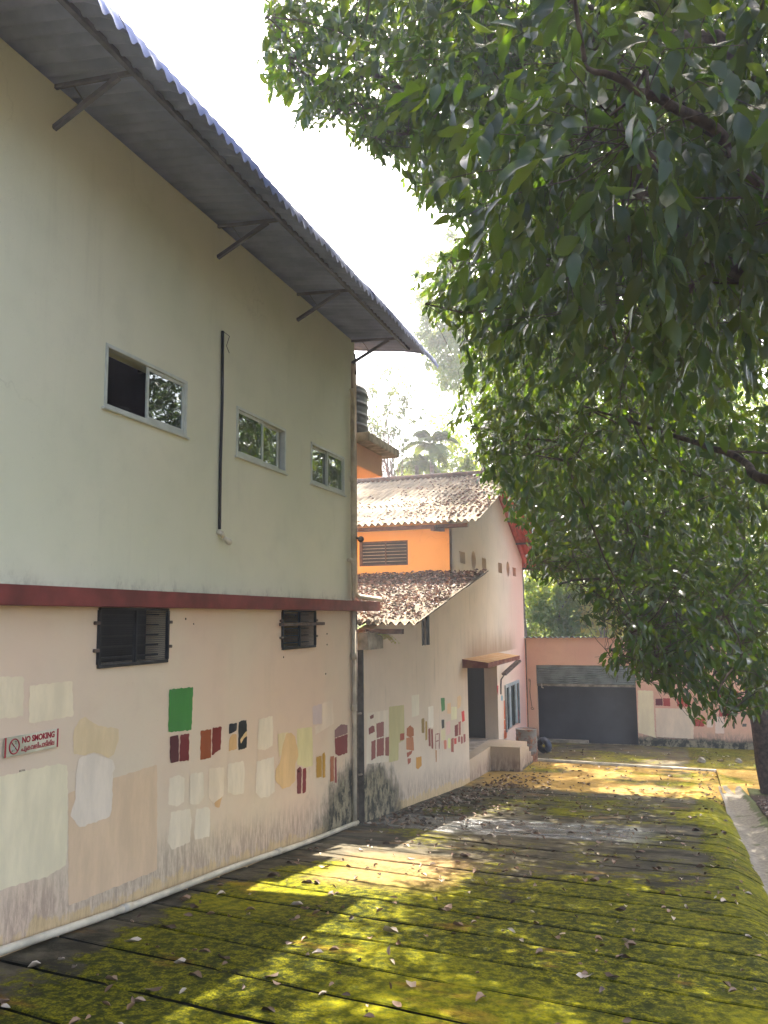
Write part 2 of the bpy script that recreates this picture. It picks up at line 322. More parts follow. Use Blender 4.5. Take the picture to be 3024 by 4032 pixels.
PATCH_MAIN=[((192,186,160),[4.96,-1.09,5.22,-1.09,5.58,-1.1,5.67,-1.13,5.7,-1.56,5.7,-1.89,5.47,-1.92,5.23,-1.89,5.01,-1.88,4.87,-1.86,4.82,-1.09]),((194,166,143),[5.69,-1.34,6.91,-1.32,6.95,-2.27,5.74,-2.21]),((192,183,158),[4.85,-0.38,5.14,-0.4,5.15,-0.42,5.16,-0.69,4.87,-0.68]),((192,183,158),[5.21,-0.47,5.69,-0.47,5.72,-0.75,5.22,-0.75]),((196,172,142),[5.73,-0.86,5.79,-0.79,5.86,-0.77,5.94,-0.82,6.06,-0.87,6.31,-0.92,6.32,-1.01,6.26,-1.13,6.18,-1.15,6.08,-1.1,5.98,-1.07,5.88,-1.08,5.74,-1.05,5.72,-0.92]),((190,182,168),[5.8,-1.09,5.98,-1.08,6.11,-1.13,6.24,-1.17,6.28,-1.25,6.25,-1.28,6.25,-1.59,6.22,-1.64,5.84,-1.64,5.72,-1.52,5.78,-1.4,5.77,-1.24]),((64,128,60),[7.08,-0.65,7.51,-0.66,7.49,-1.08,7.08,-1.05]),((84,35,42),[7.11,-1.09,7.26,-1.1,7.27,-1.35,7.12,-1.34]),((112,35,40),[7.29,-1.1,7.45,-1.11,7.45,-1.37,7.28,-1.35]),((145,70,32),[7.67,-1.11,7.88,-1.12,7.88,-1.41,7.67,-1.4]),((120,40,35),[7.9,-1.11,8.09,-1.12,8.08,-1.35,7.9,-1.39]),((35,37,42),[8.25,-1.11,8.43,-1.12,8.42,-1.2,8.35,-1.21,8.25,-1.22]),((190,150,105),[8.26,-1.27,8.32,-1.23,8.42,-1.24,8.43,-1.4,8.25,-1.4]),((35,37,42),[8.46,-1.11,8.65,-1.11,8.66,-1.42,8.46,-1.42]),((198,166,120),[8.5,-1.31,8.59,-1.26,8.65,-1.23,8.66,-1.29,8.58,-1.31,8.52,-1.36]),((192,184,164),[8.94,-1.14,9.3,-1.14,9.32,-1.3,9.31,-1.49,9.1,-1.51,8.91,-1.47]),((200,180,145),[9.44,-1.37,9.73,-1.38,9.68,-1.55,9.48,-1.66]),((200,166,124),[9.58,-1.53,9.68,-1.4,9.82,-1.4,9.93,-1.46,10.02,-1.63,10.04,-1.72,9.95,-1.81,9.95,-2.01,9.79,-2.05,9.58,-2.04,9.38,-1.9,9.39,-1.78,9.51,-1.71]),((195,182,140),[10.0,-1.38,10.47,-1.41,10.5,-1.57,10.51,-1.92,10.27,-1.9,10.01,-1.82]),((172,160,158),[10.49,-1.15,10.81,-1.14,10.81,-1.41,10.51,-1.39]),((190,178,160),[10.82,-1.14,11.19,-1.12,11.24,-1.46,10.59,-1.53,10.58,-1.41,10.82,-1.42]),((135,95,98),[11.27,-1.55,11.52,-1.5,11.77,-1.54,11.77,-1.66,11.27,-1.66]),((122,40,42),[11.27,-1.67,11.77,-1.67,11.76,-1.94,11.42,-1.93,11.29,-1.88]),((190,184,168),[8.9,-1.61,9.34,-1.62,9.38,-2.03,9.19,-2.06,9.0,-2.03,8.88,-1.95]),((190,182,164),[8.23,-1.53,8.58,-1.55,8.62,-1.66,8.6,-1.9,8.42,-1.89,8.24,-1.83]),((192,180,160),[7.84,-1.51,8.16,-1.55,8.15,-1.84,7.95,-1.88,7.84,-1.8]),((190,182,164),[7.48,-1.5,7.73,-1.53,7.75,-1.78,7.64,-1.83,7.48,-1.79]),((190,182,164),[7.12,-1.48,7.29,-1.48,7.39,-1.53,7.39,-1.75,7.26,-1.77,7.11,-1.72]),((190,182,164),[7.16,-1.8,7.5,-1.84,7.53,-1.97,7.5,-2.16,7.19,-2.15,7.11,-2.06]),((190,184,168),[7.61,-1.87,7.83,-1.89,7.88,-1.93,7.88,-2.19,7.6,-2.16,7.58,-2.09]),((190,150,112),[7.94,-1.81,8.13,-1.82,8.07,-1.95,7.98,-1.92]),((115,52,54),[10.0,-1.88,10.1,-1.86,10.15,-1.9,10.13,-2.2,10.01,-2.18]),((130,45,48),[10.18,-1.9,10.29,-1.91,10.28,-2.21,10.17,-2.21]),((180,135,45),[10.62,-1.82,10.8,-1.83,10.8,-2.11,10.62,-2.09]),((180,135,45),[10.82,-1.81,10.9,-1.8,10.93,-1.86,10.92,-2.14,10.83,-2.13]),((165,95,60),[11.1,-1.89,11.23,-1.9,11.23,-2.24,11.1,-2.23]),((140,65,62),[11.27,-1.93,11.34,-1.93,11.35,-2.29,11.27,-2.27])]
PATCH_REAR=[((190,184,170),[12.63,-1.46,13.66,-1.52,13.64,-2.36,12.56,-2.23]),((120,55,50),[12.74,-1.52,12.93,-1.51,12.92,-1.57,12.76,-1.57]),((125,50,50),[12.68,-1.7,12.86,-1.68,12.95,-1.7,12.97,-1.79,12.69,-1.8]),((140,75,72),[13.04,-1.67,13.42,-1.68,13.41,-1.92,13.06,-1.9]),((140,70,68),[12.8,-1.92,13.0,-1.92,12.99,-2.2,12.79,-2.21]),((140,70,68),[13.06,-1.92,13.41,-1.94,13.4,-2.22,13.05,-2.19]),((140,70,68),[13.48,-1.95,13.69,-1.96,13.67,-2.27,13.47,-2.24]),((172,162,120),[13.69,-1.47,14.53,-1.52,14.54,-1.96,14.52,-2.13,14.2,-2.14,14.17,-2.42,13.66,-2.38]),((165,75,55),[14.28,-1.99,14.53,-2.01,14.52,-2.12,14.27,-2.11]),((185,115,75),[14.65,-2.11,15.08,-2.15,15.12,-2.4,14.84,-2.35,14.64,-2.31]),((170,95,50),[14.68,-1.95,14.9,-1.92,15.11,-2.0,15.12,-2.13,14.89,-2.14,14.67,-2.07]),((165,85,60),[14.66,-2.37,15.02,-2.38,14.95,-2.43,14.69,-2.46]),((165,85,60),[14.7,-2.48,14.91,-2.5,14.89,-2.57,14.72,-2.59]),((150,120,60),[15.62,-1.89,15.82,-1.89,15.81,-2.17,15.62,-2.15]),((172,138,65),[15.88,-1.96,16.0,-1.98,16.0,-2.32,15.86,-2.32]),((198,196,186),[16.09,-1.71,16.48,-1.73,16.47,-2.1,16.42,-2.15,16.09,-2.1]),((145,75,65),[16.07,-2.13,16.22,-2.13,16.23,-2.48,16.09,-2.46]),((145,75,65),[16.27,-2.16,16.4,-2.17,16.41,-2.55,16.28,-2.53]),((150,85,85),[16.58,-2.29,16.62,-2.29,16.64,-2.59,16.58,-2.59]),((150,85,85),[16.86,-2.31,16.92,-2.32,16.9,-2.62,16.83,-2.62]),((150,85,85),[16.62,-2.43,16.84,-2.44,16.84,-2.46,16.62,-2.45]),((150,85,85),[16.63,-2.29,16.85,-2.31,16.85,-2.33,16.63,-2.31]),((190,130,80),[16.57,-2.6,16.67,-2.62,16.65,-2.84,16.58,-2.84]),((205,145,60),[15.23,-2.54,15.58,-2.57,15.59,-2.74,15.36,-2.77,15.22,-2.73]),((75,135,80),[17.04,-1.63,17.36,-1.65,17.37,-1.9,17.1,-1.91]),((205,170,135),[17.56,-1.79,17.87,-1.8,17.85,-2.03,17.54,-2.0]),((205,175,140),[18.42,-1.73,18.71,-1.72,18.85,-1.79,18.74,-1.97,18.45,-2.0]),((45,48,50),[17.08,-2.07,17.31,-2.09,17.3,-2.26,17.1,-2.25]),((120,40,42),[18.17,-2.32,18.48,-2.32,18.46,-2.57,18.17,-2.55]),((160,85,80),[18.52,-2.28,18.74,-2.29,18.71,-2.58,18.52,-2.57]),((215,50,50),[18.81,-2.09,19.08,-2.09,19.12,-2.32,18.88,-2.33]),((155,80,75),[18.46,-2.59,18.63,-2.6,18.62,-2.72,18.45,-2.71]),((155,80,75),[18.7,-2.62,18.89,-2.64,18.88,-2.79,18.71,-2.78]),((150,75,72),[18.95,-2.6,19.15,-2.62,19.14,-2.79,18.96,-2.79]),((195,120,105),[17.22,-2.5,17.45,-2.53,17.43,-2.71,17.24,-2.68]),((160,85,70),[17.83,-2.55,18.05,-2.56,18.03,-2.86,17.81,-2.82]),((200,60,55),[18.09,-2.58,18.32,-2.6,18.31,-2.72,18.11,-2.71]),((195,195,145),[17.58,-2.51,17.79,-2.53,17.77,-2.74,17.57,-2.71]),((190,190,160),[17.91,-1.89,18.4,-1.94,18.38,-2.2,17.89,-2.17]),((190,165,158),[17.43,-2.16,17.79,-2.17,17.82,-2.43,17.43,-2.43]),((188,184,150),[17.02,-2.27,17.37,-2.3,17.35,-2.51,17.04,-2.48]),((190,188,172),[15.0,-1.4,15.48,-1.42,15.47,-1.8,15.0,-1.79]),((205,105,65),[23.82,-2.31,24.24,-2.33,24.19,-2.86,23.8,-2.81]),((205,105,65),[23.79,-2.84,24.21,-2.87,24.17,-3.13,23.75,-3.09]),((205,105,65),[23.75,-3.12,24.17,-3.16,24.14,-3.36,23.71,-3.35]),((110,150,165),[23.48,-2.14,23.71,-2.16,23.69,-2.3,23.46,-2.28]),((180,50,50),[22.94,-1.82,23.14,-1.85,23.07,-2.11,22.95,-1.97]),((170,40,42),[26.08,-2.81,26.45,-2.83,26.39,-3.12,26.07,-3.1])]
PATCH_GARAGE=[((218,198,168),[3.47,-2.28,3.93,-2.29,3.92,-3.48,3.95,-3.71,3.43,-3.57]),((212,188,168),[3.97,-2.81,5.08,-2.81,5.03,-3.7,3.96,-3.68]),((215,195,150),[4.44,-2.22,4.83,-2.21,4.82,-2.45,4.43,-2.46]),((105,35,50),[3.99,-2.53,4.19,-2.52,4.19,-2.73,3.98,-2.73]),((175,60,55),[4.21,-2.51,4.41,-2.51,4.41,-2.75,4.21,-2.74]),((190,75,45),[4.61,-2.49,4.81,-2.48,4.8,-2.75,4.61,-2.75]),((170,50,45),[4.82,-2.48,5.0,-2.47,4.99,-2.75,4.82,-2.75]),((170,45,45),[5.72,-2.26,5.99,-2.28,5.98,-2.52,5.73,-2.5]),((170,45,45),[6.16,-2.25,6.37,-2.26,6.36,-2.47,6.16,-2.47]),((90,85,80),[5.89,-2.61,6.08,-2.58,6.09,-2.69,5.89,-2.69]),((90,85,80),[6.14,-2.6,6.25,-2.6,6.25,-2.7,6.14,-2.7]),((90,85,80),[6.31,-2.49,6.44,-2.47,6.43,-2.56,6.31,-2.55]),((170,45,45),[5.79,-2.78,6.17,-2.75,6.16,-3.0,5.8,-3.02]),((170,45,45),[5.08,-3.12,5.36,-3.1,5.35,-3.33,5.07,-3.32]),((90,85,80),[6.2,-2.73,6.3,-2.73,6.29,-2.89,6.19,-2.89]),((90,85,80),[6.17,-3.19,6.22,-3.19,6.21,-3.37,6.16,-3.37]),((90,85,80),[6.42,-3.21,6.54,-3.21,6.53,-3.29,6.42,-3.3]),((205,185,170),[5.68,-3.03,5.93,-3.03,5.9,-3.51,5.65,-3.52]),((205,185,170),[5.44,-3.11,5.61,-3.1,5.6,-3.34,5.43,-3.35])]
# ---------------------------------------------------------------- wall builder
def wall(mp, a0, a1, bot, top, holes, th, extra=()):
    """mp(a, z, d) -> point; d = depth behind the face. holes: (a0, a1, lo, hi) with lo/hi numbers or functions"""
    F = lambda q: q if callable(q) else (lambda a, q=q: q)
    bot, top = F(bot), F(top); hs = [(p, q, F(l), F(h)) for p, q, l, h in holes]
    br = {a0, a1} | set(extra)
    for p, q, l, h in holes:
        br |= {p, q}
        if callable(l) or callable(h): br |= {p + (q - p) * (.5 - .5 * math.cos(math.pi * i / 12)) for i in range(13)}
    br = sorted(b for b in br if a0 <= b <= a1); mb = MB()
    for p, q in zip(br, br[1:]):
        if q - p < 1e-6: continue
        m = (p + q) / 2; segs = []; lo = bot; act = sorted([h for h in hs if h[0] <= m <= h[1]], key=lambda h: h[2](m))
        for h in act: segs.append((lo, h[2])); lo = h[3]
        segs.append((lo, top))
        for l, h in segs:
            for d in (0, th):
                mb.quad(mp(p, l(p), d), mp(q, l(q), d), mp(q, h(q), d), mp(p, h(p), d))
        for h in act:
            for fn in (h[2], h[3]): mb.quad(mp(p, fn(p), 0), mp(q, fn(q), 0), mp(q, fn(q), th), mp(p, fn(p), th))
        mb.quad(mp(p, top(p), 0), mp(q, top(q), 0), mp(q, top(q), th), mp(p, top(p), th))
    for p, q, l, h in hs:
        for a in (p, q):
            if h(a) - l(a) > 1e-4 and a0 < a < a1: mb.quad(mp(a, l(a), 0), mp(a, h(a), 0), mp(a, h(a), th), mp(a, l(a), th))
    for a in (a0, a1): mb.quad(mp(a, bot(a), 0), mp(a, top(a), 0), mp(a, top(a), th), mp(a, bot(a), th))
    return mb
mx = lambda a, z, d: (-d, a, z)
def corr(width, path, pitch=.15, amp=.026, th=.012, n=8):
    """corrugated sheet: waves across +y, running along path [(x, z)] in the xz plane"""
    mb = MB(); ny = int(round(width / pitch * n)); ys = [width * i / ny for i in range(ny + 1)]
    for off in (0, -th):
        o = len(mb.v)
        for x, z in path:
            for y in ys: mb.v.append((x, y, z + off + amp * math.cos(2 * math.pi * y / pitch)))
        for i in range(len(path) - 1):
            for j in range(ny):
                a = o + i * (ny + 1) + j; mb.f.append((a, a + 1, a + ny + 2, a + ny + 1)); mb.m.append(0)
    N = (ny + 1) * len(path)
    for i in (0, len(path) - 1):
        for j in range(ny):
            a = i * (ny + 1) + j; mb.f.append((a, a + 1, a + 1 + N, a + N)); mb.m.append(0)
    return mb
def patches(lst, parent, mp, pref=1.0):
    for i, (col, q) in enumerate(lst):
        pts = [(q[k], q[k + 1]) for k in range(0, len(q), 2)]
        rr = random.Random(i * 13 + 5); dense = []
        for (ax, az), (bx, bz) in zip(pts, pts[1:] + pts[:1]):
            L = math.hypot(bx - ax, bz - az); k = max(3, min(60, int(L / .013)))
            for j in range(k):
                t = j / k; jit = min(.0035, L * .02); wv_ = min(.007, L * .03) * math.sin(j * .9 + i) * math.sin(j * .31 + i * 2)
                dense.append((ax + (bx - ax) * t + rr.uniform(-jit, jit) + wv_ * (bz - az) / L, az + (bz - az) * t + rr.uniform(-jit, jit) - wv_ * (bx - ax) / L))
        # soften the corners
        n = len(dense); dense = [((dense[j - 1][0] + 2 * dense[j][0] + dense[(j + 1) % n][0]) / 4, (dense[j - 1][1] + 2 * dense[j][1] + dense[(j + 1) % n][1]) / 4) for j in range(n)]
        d = -.0012 - .0005 * (i % 9)
        mb = MB(); mb.add([mp(a, z, d) for a, z in dense], [tuple(range(n))])
        o = mb.obj('paint_patch', mk_patch(col), parent, fix=False)
def tri(o): return o

# ================================================================ MAIN BUILDING
mbld = thing('main_building', (-4, 3, -2.2), 'large pale cream two storey building with a red band and an overhanging corrugated roof', 'building')
WT = 4.40
winL = [(5.97, 7.29), (8.33, 9.63), (10.43, 11.68)]
up_h = [(a, b, 1.86, 2.44) for a, b in winL]
lo_h = [(6.01, 7.0, -.36, .11), (9.56, 10.54, -.34, .11)]
wall(mx, -6, 12.15, .20, WT, up_h, .22).obj('upper_wall', M['plaster_upper'], mbld)
wall(mx, -6, 12.15, lambda a: float(gz(a)) - .35, .14, lo_h, .22).obj('lower_wall', M['plaster_lower'], mbld)
mb = MB(); mb.box(-.22, .30, -6, 13.2, .14, .155 + .14 - .0); mb.box(0.30, .302, -6, 13.2, .139, .296)
led = MB(); led.box(-.22, .14, -6, 12.9, .125, .275, bev=.008); led.obj('red_ledge', M['red_oxide'], mbld)
MB().box(-9, -.22, 11.93, 12.15, -3.4, 4.4).obj('end_wall', M['plaster_orange'], mbld)
MB().box(-9, -8.8, -6, 11.93, -3.4, 4.4).obj('back_wall', M['plaster_upper'], mbld)
MB().box(-8.8, -.22, -6.2, -6, -3.4, 4.4).obj('near_end_wall', M['plaster_upper'], mbld)
MB().box(-8.8, -.22, -6, 11.93, .17, .20).obj('upper_floor', M['interior'], mbld)
MB().box(-3.6, -3.5, -5.9, 11.9, .2, 4.3).obj('inner_partition', M['interior'], mbld)
MB().box(-2.6, -2.5, -5.9, 11.9, -3.3, .17).obj('inner_lower_partition', M['interior'], mbld)
MB().box(-.20, .028, 12.0, 12.17, .28, 4.02, bev=.01).obj('corner_strip', M['concrete_warm'], mbld)
# roof sheets, ribs run outwards from the wall
prof = [(-4.2, 5.15), (-2, 4.80), (0, 4.50), (.62, 4.42), (.9, 4.36), (1.04, 4.29), (1.14, 4.19), (1.20, 4.07)]
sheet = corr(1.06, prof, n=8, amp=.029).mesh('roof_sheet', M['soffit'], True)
for i in range(18):
    yy = -6.0 + i * 1.05
    link('roof_sheet', sheet, mbld, Matrix.Translation((rnd.uniform(-.012, .012), yy, .004 * (i % 2))) @ Matrix.Rotation(rnd.uniform(-.0015, .0015), 4, 'X'))
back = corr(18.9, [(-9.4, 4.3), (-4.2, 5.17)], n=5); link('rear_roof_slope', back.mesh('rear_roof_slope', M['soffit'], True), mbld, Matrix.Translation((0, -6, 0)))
M['sheet_dark'] = simple('painted_steel', (.085, .085, .12), .7, .3, var=.3)
for x_, z_ in ((.76, 4.37),):
    MB().box(x_ - .022, x_ + .022, -6, 12.62, z_ - .05, z_).obj('purlin', M['sheet_dark'], mbld)
for yb in (2.6, 5.22, 7.86, 9.97, 12.03):
    t = MB(); t.beam((0, yb, 4.385), (.78, yb, 4.335), .03, .035); t.beam((0, yb, 4.02), (.62, yb, 4.33), .04, .04)
    t.beam((.18, yb, 4.36), (.30, yb, 4.18), .01, .01)
    t.obj('roof_bracket', M['sheet_dark'], mbld)
# sliding windows
def slide_window(y0, y1, z0, z1, open_left, idx):
    f = MB(); t = .035
    for a in ((y0, y1, z0, z0 + t), (y0, y1, z1 - t, z1), (y0, y0 + t, z0 + t, z1 - t), (y1 - t, y1, z0 + t, z1 - t)): f.box(-.07, .012, *a, bev=.004)
    f.box(-.03, .03, y0 - .03, y1 + .03, z0 - .022, z0 - .002, bev=.004)
    fr = f.obj('window_frame', M['alu'], mbld)
    mid = (y0 + y1) / 2
    def sash(a, b, x):
        m = MB(); s_ = .032
        for q in ((a, b, z0 + t, z0 + t + s_), (a, b, z1 - t - s_, z1 - t), (a, a + s_, z0 + t + s_, z1 - t - s_), (b - s_, b, z0 + t + s_, z1 - t - s_)): m.box(x - .011, x + .011, *q, bev=.003)
        m.obj('sash', M['alu'], fr)
        g = MB(); g.quad((x, a + s_, z0 + t + s_), (x, b - s_, z0 + t + s_), (x, b - s_, z1 - t - s_), (x, a + s_, z1 - t - s_)); g.obj('pane', M['glass'], fr, fix=False)
    if open_left:
        sash(mid - .02, y1 - t, -.015); sash(mid + .03, y1 - t - .02, -.045)
    elif idx == 1: sash(y0 + t, mid + .04, -.015); sash(mid - .05, y1 - t - .10, -.045)
    else: sash(y0 + t, mid + .02, -.045); sash(mid - .02, y1 - t, -.015)
for i, (a, b) in enumerate(winL): slide_window(a, b, 1.86, 2.44, i == 0, i)
# roof rafters glimpsed through the open window
for k in range(8):
    MB().box(-3.4, -.3, 3.5 + k * 1.1, 3.56 + k * 1.1, 4.0, 4.1).obj('rafter', M['iron'], mbld)
# mesh covered vents under the ledge
for (a, b, z0, z1) in lo_h:
    f = MB(); t = .03
    for q in ((a - .02, b + .02, z0 - .03, z0), (a - .02, b + .02, z1 - .01, z1 + .012), (a - .03, a, z0, z1 - .01), (b, b + .03, z0, z1 - .01), ((a + b) / 2 - .012, (a + b) / 2 + .012, z0, z1 - .01)): f.box(-.01, .028, *q, bev=.003)
    fr = f.obj('vent_frame', M['dark_iron'], mbld)
    for yy, zz in ((a - .05, z1 - .12), (a - .05, z0 + .12), (b + .05, z1 - .12), (b + .05, z0 + .12)):
        MB().box(-.002, .03, yy - .03, yy + .03, zz - .015, zz + .015, bev=.004).obj('hinge', M['iron'], fr)
    g = MB(); n_ = int((b - a) / .018)
    for k in range(n_): yy = a + (k + .5) * (b - a) / n_; g.quad((.012, yy - .0022, z0), (.012, yy + .0022, z0), (.012, yy + .0022, z1), (.012, yy - .0022, z1))
    n_ = int((z1 - z0) / .018)
    for k in range(n_): zz = z0 + (k + .5) * (z1 - z0) / n_; g.quad((.013, a, zz - .0022), (.013, b, zz - .0022), (.013, b, zz + .0022), (.013, a, zz + .0022))
    tag(g.obj('wire_mesh', M['dark_iron'], fr, fix=False), kind='stuff')
    for k in range(5):
        zz = z0 + (k + .5) * (z1 - z0) / 5; s_ = MB(); s_.beam((-.10, (a + b) / 2 - (b - a) / 2, zz), (-.10, (a + b) / 2 + (b - a) / 2, zz), .05, .012); s_.obj('louvre', M['black_plastic'], fr)
MB().box(.032, .055, 9.40, 10.80, -.075, -.035, bev=.004).obj('cross_bar', M['iron'], mbld)
patches(PATCH_MAIN, mbld, mx)
for y, z, s_ in ((9.6, -.46, .03), (9.95, .05, .02), (11.0, -.2, .03), (11.0, -.35, .03), (10.95, -.75, .035), (7.35, .02, .03), (7.5, -.03, .02), (10.06, -1.92, .05)):
    MB().tube([(-.004, y, z), (.004, y, z - .004)], [s_ * .5, s_ * .3], 7).obj('plaster_chip', M['plaster_dark'], mbld)
# tank platform carried by the end of the building
tp = MB(); tp.box(-2.6, .0, 12.17, 13.48, 2.42, 2.785, bev=.01); tp.obj('platform_beam', M['plaster_salmon'], mbld)
tp = MB(); tp.box(-2.6, .23, 12.17, 13.75, 2.79, 2.93, bev=.012); tp.obj('platform_slab', M['concrete'], mbld)
tank = thing('water_tank', (-.70, 12.98, 2.93), 'black ribbed plastic water tank standing on the concrete platform beside the cream building', 'water tank')
t = MB(); prf = []
for k in range(40):
    h = k / 39 * .92; prf.append((h, .58 + (.018 if (k % 8) in (3, 4) else 0)))
prf += [(.98, .54), (1.04, .42), (1.08, .24)]
ns = 40
for h, r in prf:
    for k in range(ns): a = 2 * math.pi * k / ns; t.v.append((-.70 + r * math.cos(a), 12.98 + r * math.sin(a), 2.935 + h))
for i in range(len(prf) - 1):
    for k in range(ns): t.f.append((i * ns + k, i * ns + (k + 1) % ns, (i + 1) * ns + (k + 1) % ns, (i + 1) * ns + k)); t.m.append(0)
t.obj('tank_body', M['black_plastic'], tank, True)
MB().tube([(-.62, 12.98, 3.98), (-.62, 12.98, 4.07), (-.62, 12.98, 4.10)], [.25, .25, .2], 24).obj('tank_lid', M['black_plastic'], tank, True)
MB().tube([(-.45, 12.9, 3.98), (-.43, 12.88, 4.13), (-.36, 12.8, 4.14), (-.30, 12.75, 4.14), (-.05, 12.3, 4.25), (.04, 12.1, 3.86)], .018, 8).obj('feed_pipe', M['iron'], tank, True)
# pipes
dp = thing('downpipe', (.05, 11.95, -3.0), 'tall cream drain pipe running down the far corner of the cream building', 'pipe')
MB().tube([(.06, 11.86, 3.55), (.06, 11.90, 3.5), (.06, 11.90, .75), (.06, 11.93, .4), (.10, 12.0, .34), (.24, 12.6, .31)], .038, 12).obj('upper_pipe', M['pvc_old'], dp, True)
MB().tube([(.05, 11.93, .12), (.05, 11.93, -3.0)], .034, 12).obj('lower_pipe', M['pvc_old'], dp, True)
MB().tube([(.05, 12.02, .12), (.05, 12.02, -2.9)], .022, 10).obj('thin_pipe', M['iron'], dp, True)
for zz in (2.1, -.6, -1.35): MB().tube([(.055, 11.905, zz), (.055, 11.905, zz + .09)], .047, 12).obj('pipe_collar', M['pvc_old'], dp, True)
MB().tube([(.06, 11.7, .88), (.06, 11.82, .9), (.08, 11.84, .8), (.08, 11.84, .3)], .03, 10).obj('pipe_elbow', M['pvc_old'], dp, True)
v = MB(); v.tube([(.05, 12.0, 1.25), (.05, 12.25, 1.24)], .02, 8); v.tube([(.05, 12.25, 1.24), (.05, 12.27, 1.24)], .05, 10); v.obj('valve', M['dark_iron'], dp, True)
v = MB(); v.tube([(.05, 12.0, -1.42), (.05, 12.2, -1.42)], .02, 8); v.tube([(.05, 12.0, -2.3), (.05, 12.22, -2.32)], .018, 8); v.obj('tap', M['iron'], dp, True)
bp = thing('floor_pipe', (.06, 5, -2.3), 'long pale plastic pipe lying along the foot of the cream wall', 'pipe')
pts = [(.065, y, float(gz(y)) + .055 + (.01 * math.sin(y * 1.7))) for y in np.arange(-2, 12.01, .5)]
MB().tube(pts, .031, 12).obj('pipe', M['pvc'], bp, True)
for yy in (6.35, 9.3): MB().tube([(.065, yy, float(gz(yy)) + .058 + .01 * math.sin(yy * 1.7)), (.065, yy + .12, float(gz(yy + .12)) + .058 + .01 * math.sin(yy * 1.7))], .037, 12).obj('pipe_joint', M['pvc'], bp, True)
cn = thing('cable_conduit', (.02, 7.96, .96), 'thin black conduit running straight down the cream wall between two windows', 'conduit')
MB().tube([(.02, 7.96, 3.2), (.022, 7.97, 2.4), (.02, 7.955, 1.7), (.02, 7.955, .98)], .017, 8).obj('conduit_pipe', M['black_plastic'], cn, True)
MB().tube([(.02, 7.97, 3.2), (.05, 8.06, 3.17), (.03, 8.03, 3.05), (.04, 8.08, 2.98)], .004, 5).obj('loose_wire', M['black_plastic'], cn, True)
lp = thing('bulb_lamp', (.03, 7.96, .9), 'unlit bulb in a pale holder below the black conduit on the cream wall', 'lamp')
MB().tube([(.0, 7.95, .95), (.05, 7.95, .93), (.06, 7.97, .89)], [.03, .03, .022], 10).obj('lamp_holder', M['pvc'], lp, True)
MB().tube([(.06, 7.97, .895), (.075, 8.0, .87), (.09, 8.03, .85), (.10, 8.055, .835), (.104, 8.065, .83)], [.018, .024, .036, .03, .008], 12).obj('bulb', M['pvc'], lp, True)
# no smoking sign
sg = thing('no_smoking_sign', (.03, 5.24, -.9), 'narrow red and cream sign reading NO SMOKING with Malayalam words below it', 'sign')
g = G('sign_board'); M['sign'] = g.out(g.bsdf(g.mix(g.mr(g.noise(2.5), .4, .6), (.40, .38, .27), (.62, .57, .42)), .5, .4))
g = G('sign_red'); M['sign_red'] = g.out(g.bsdf((.33, .015, .03), .5, .4))
g = G('sign_black'); M['sign_black'] = g.out(g.bsdf((.02, .03, .02), .5, .4))
SY0, SY1, SZ0, SZ1 = 4.965, 5.525, -.962, -.822
MB().box(.012, .022, SY0, SY1, SZ0, SZ1, bev=.002).obj('board', M['sign'], sg)
for a in (SY0, SY1 - .016): MB().box(.0225, .0240, a, a + .016, SZ0, SZ1).obj('red_border', M['sign_red'], sg)
def text(body, y0, z0, size, wid, mat, name, parent, bold=.0):
    cu = bpy.data.curves.new(name, 'FONT'); cu.body = body; cu.size = size; cu.extrude = .0006; cu.offset = bold; cu.resolution_u = 3
    o = bpy.data.objects.new(name, cu); COL.objects.link(o); bpy.context.view_layer.update()
    dg = bpy.context.evaluated_depsgraph_get(); me = bpy.data.meshes.new_from_object(o.evaluated_get(dg))
    bpy.data.objects.remove(o)
    if len(me.vertices) == 0: return
    co = np.empty(len(me.vertices) * 3); me.vertices.foreach_get('co', co); co = co.reshape(-1, 3)
    k = wid / max(1e-6, co[:, 0].max() - co[:, 0].min()); x0 = co[:, 0].min()
    new = np.stack([.0245 + co[:, 2], y0 + (co[:, 0] - x0) * k, z0 + co[:, 1]], 1)
    me.vertices.foreach_set('co', new.ravel()); me.materials.clear(); me.materials.append(mat); me.update(); link(name, me, parent)
text('NO SMOKING', 5.135, -.880, .062, .345, M['sign_red'], 'english_lettering', sg, .0022)
text('\u0d2a\u0d41\u0d15\u0d35\u0d32\u0d3f\u0d2a\u0d3e\u0d1f\u0d3f\u0d32\u0d4d\u0d32', 5.13, -.938, .052, .35, M['sign_red'], 'malayalam_lettering', sg, .001)
ring = MB(); cy_, cz_ = 5.058, -.893
rp = [(.0250, cy_ + .048 * math.cos(a), cz_ + .052 * math.sin(a)) for a in np.linspace(0, 2 * math.pi, 33)]
ring.tube(rp, .005, 6); ring.beam((.0250, cy_ - .033, cz_ + .036), (.0250, cy_ + .033, cz_ - .036), .009, .003); ring.obj('prohibition_ring', M['sign_red'], sg)
c = MB(); c.beam((.0242, cy_ - .02, cz_ - .03), (.0242, cy_ + .022, cz_ + .012), .010, .001); c.obj('cigarette_symbol', M['alu'], sg)
c = MB(); c.beam((.0243, cy_ - .022, cz_ - .032), (.0243, cy_ - .014, cz_ - .024), .011, .001); c.tube([(.0243, cy_ + .02, cz_ + .012), (.0243, cy_ + .012, cz_ + .022), (.0243, cy_ + .02, cz_ + .034), (.0243, cy_ + .004, cz_ + .036)], .0018, 4); c.obj('smoke_symbol', M['sign_black'], sg)
text('ROYAL', 5.12, -1.085, .02, .06, M['iron'], 'pencil_scribble', mbld)

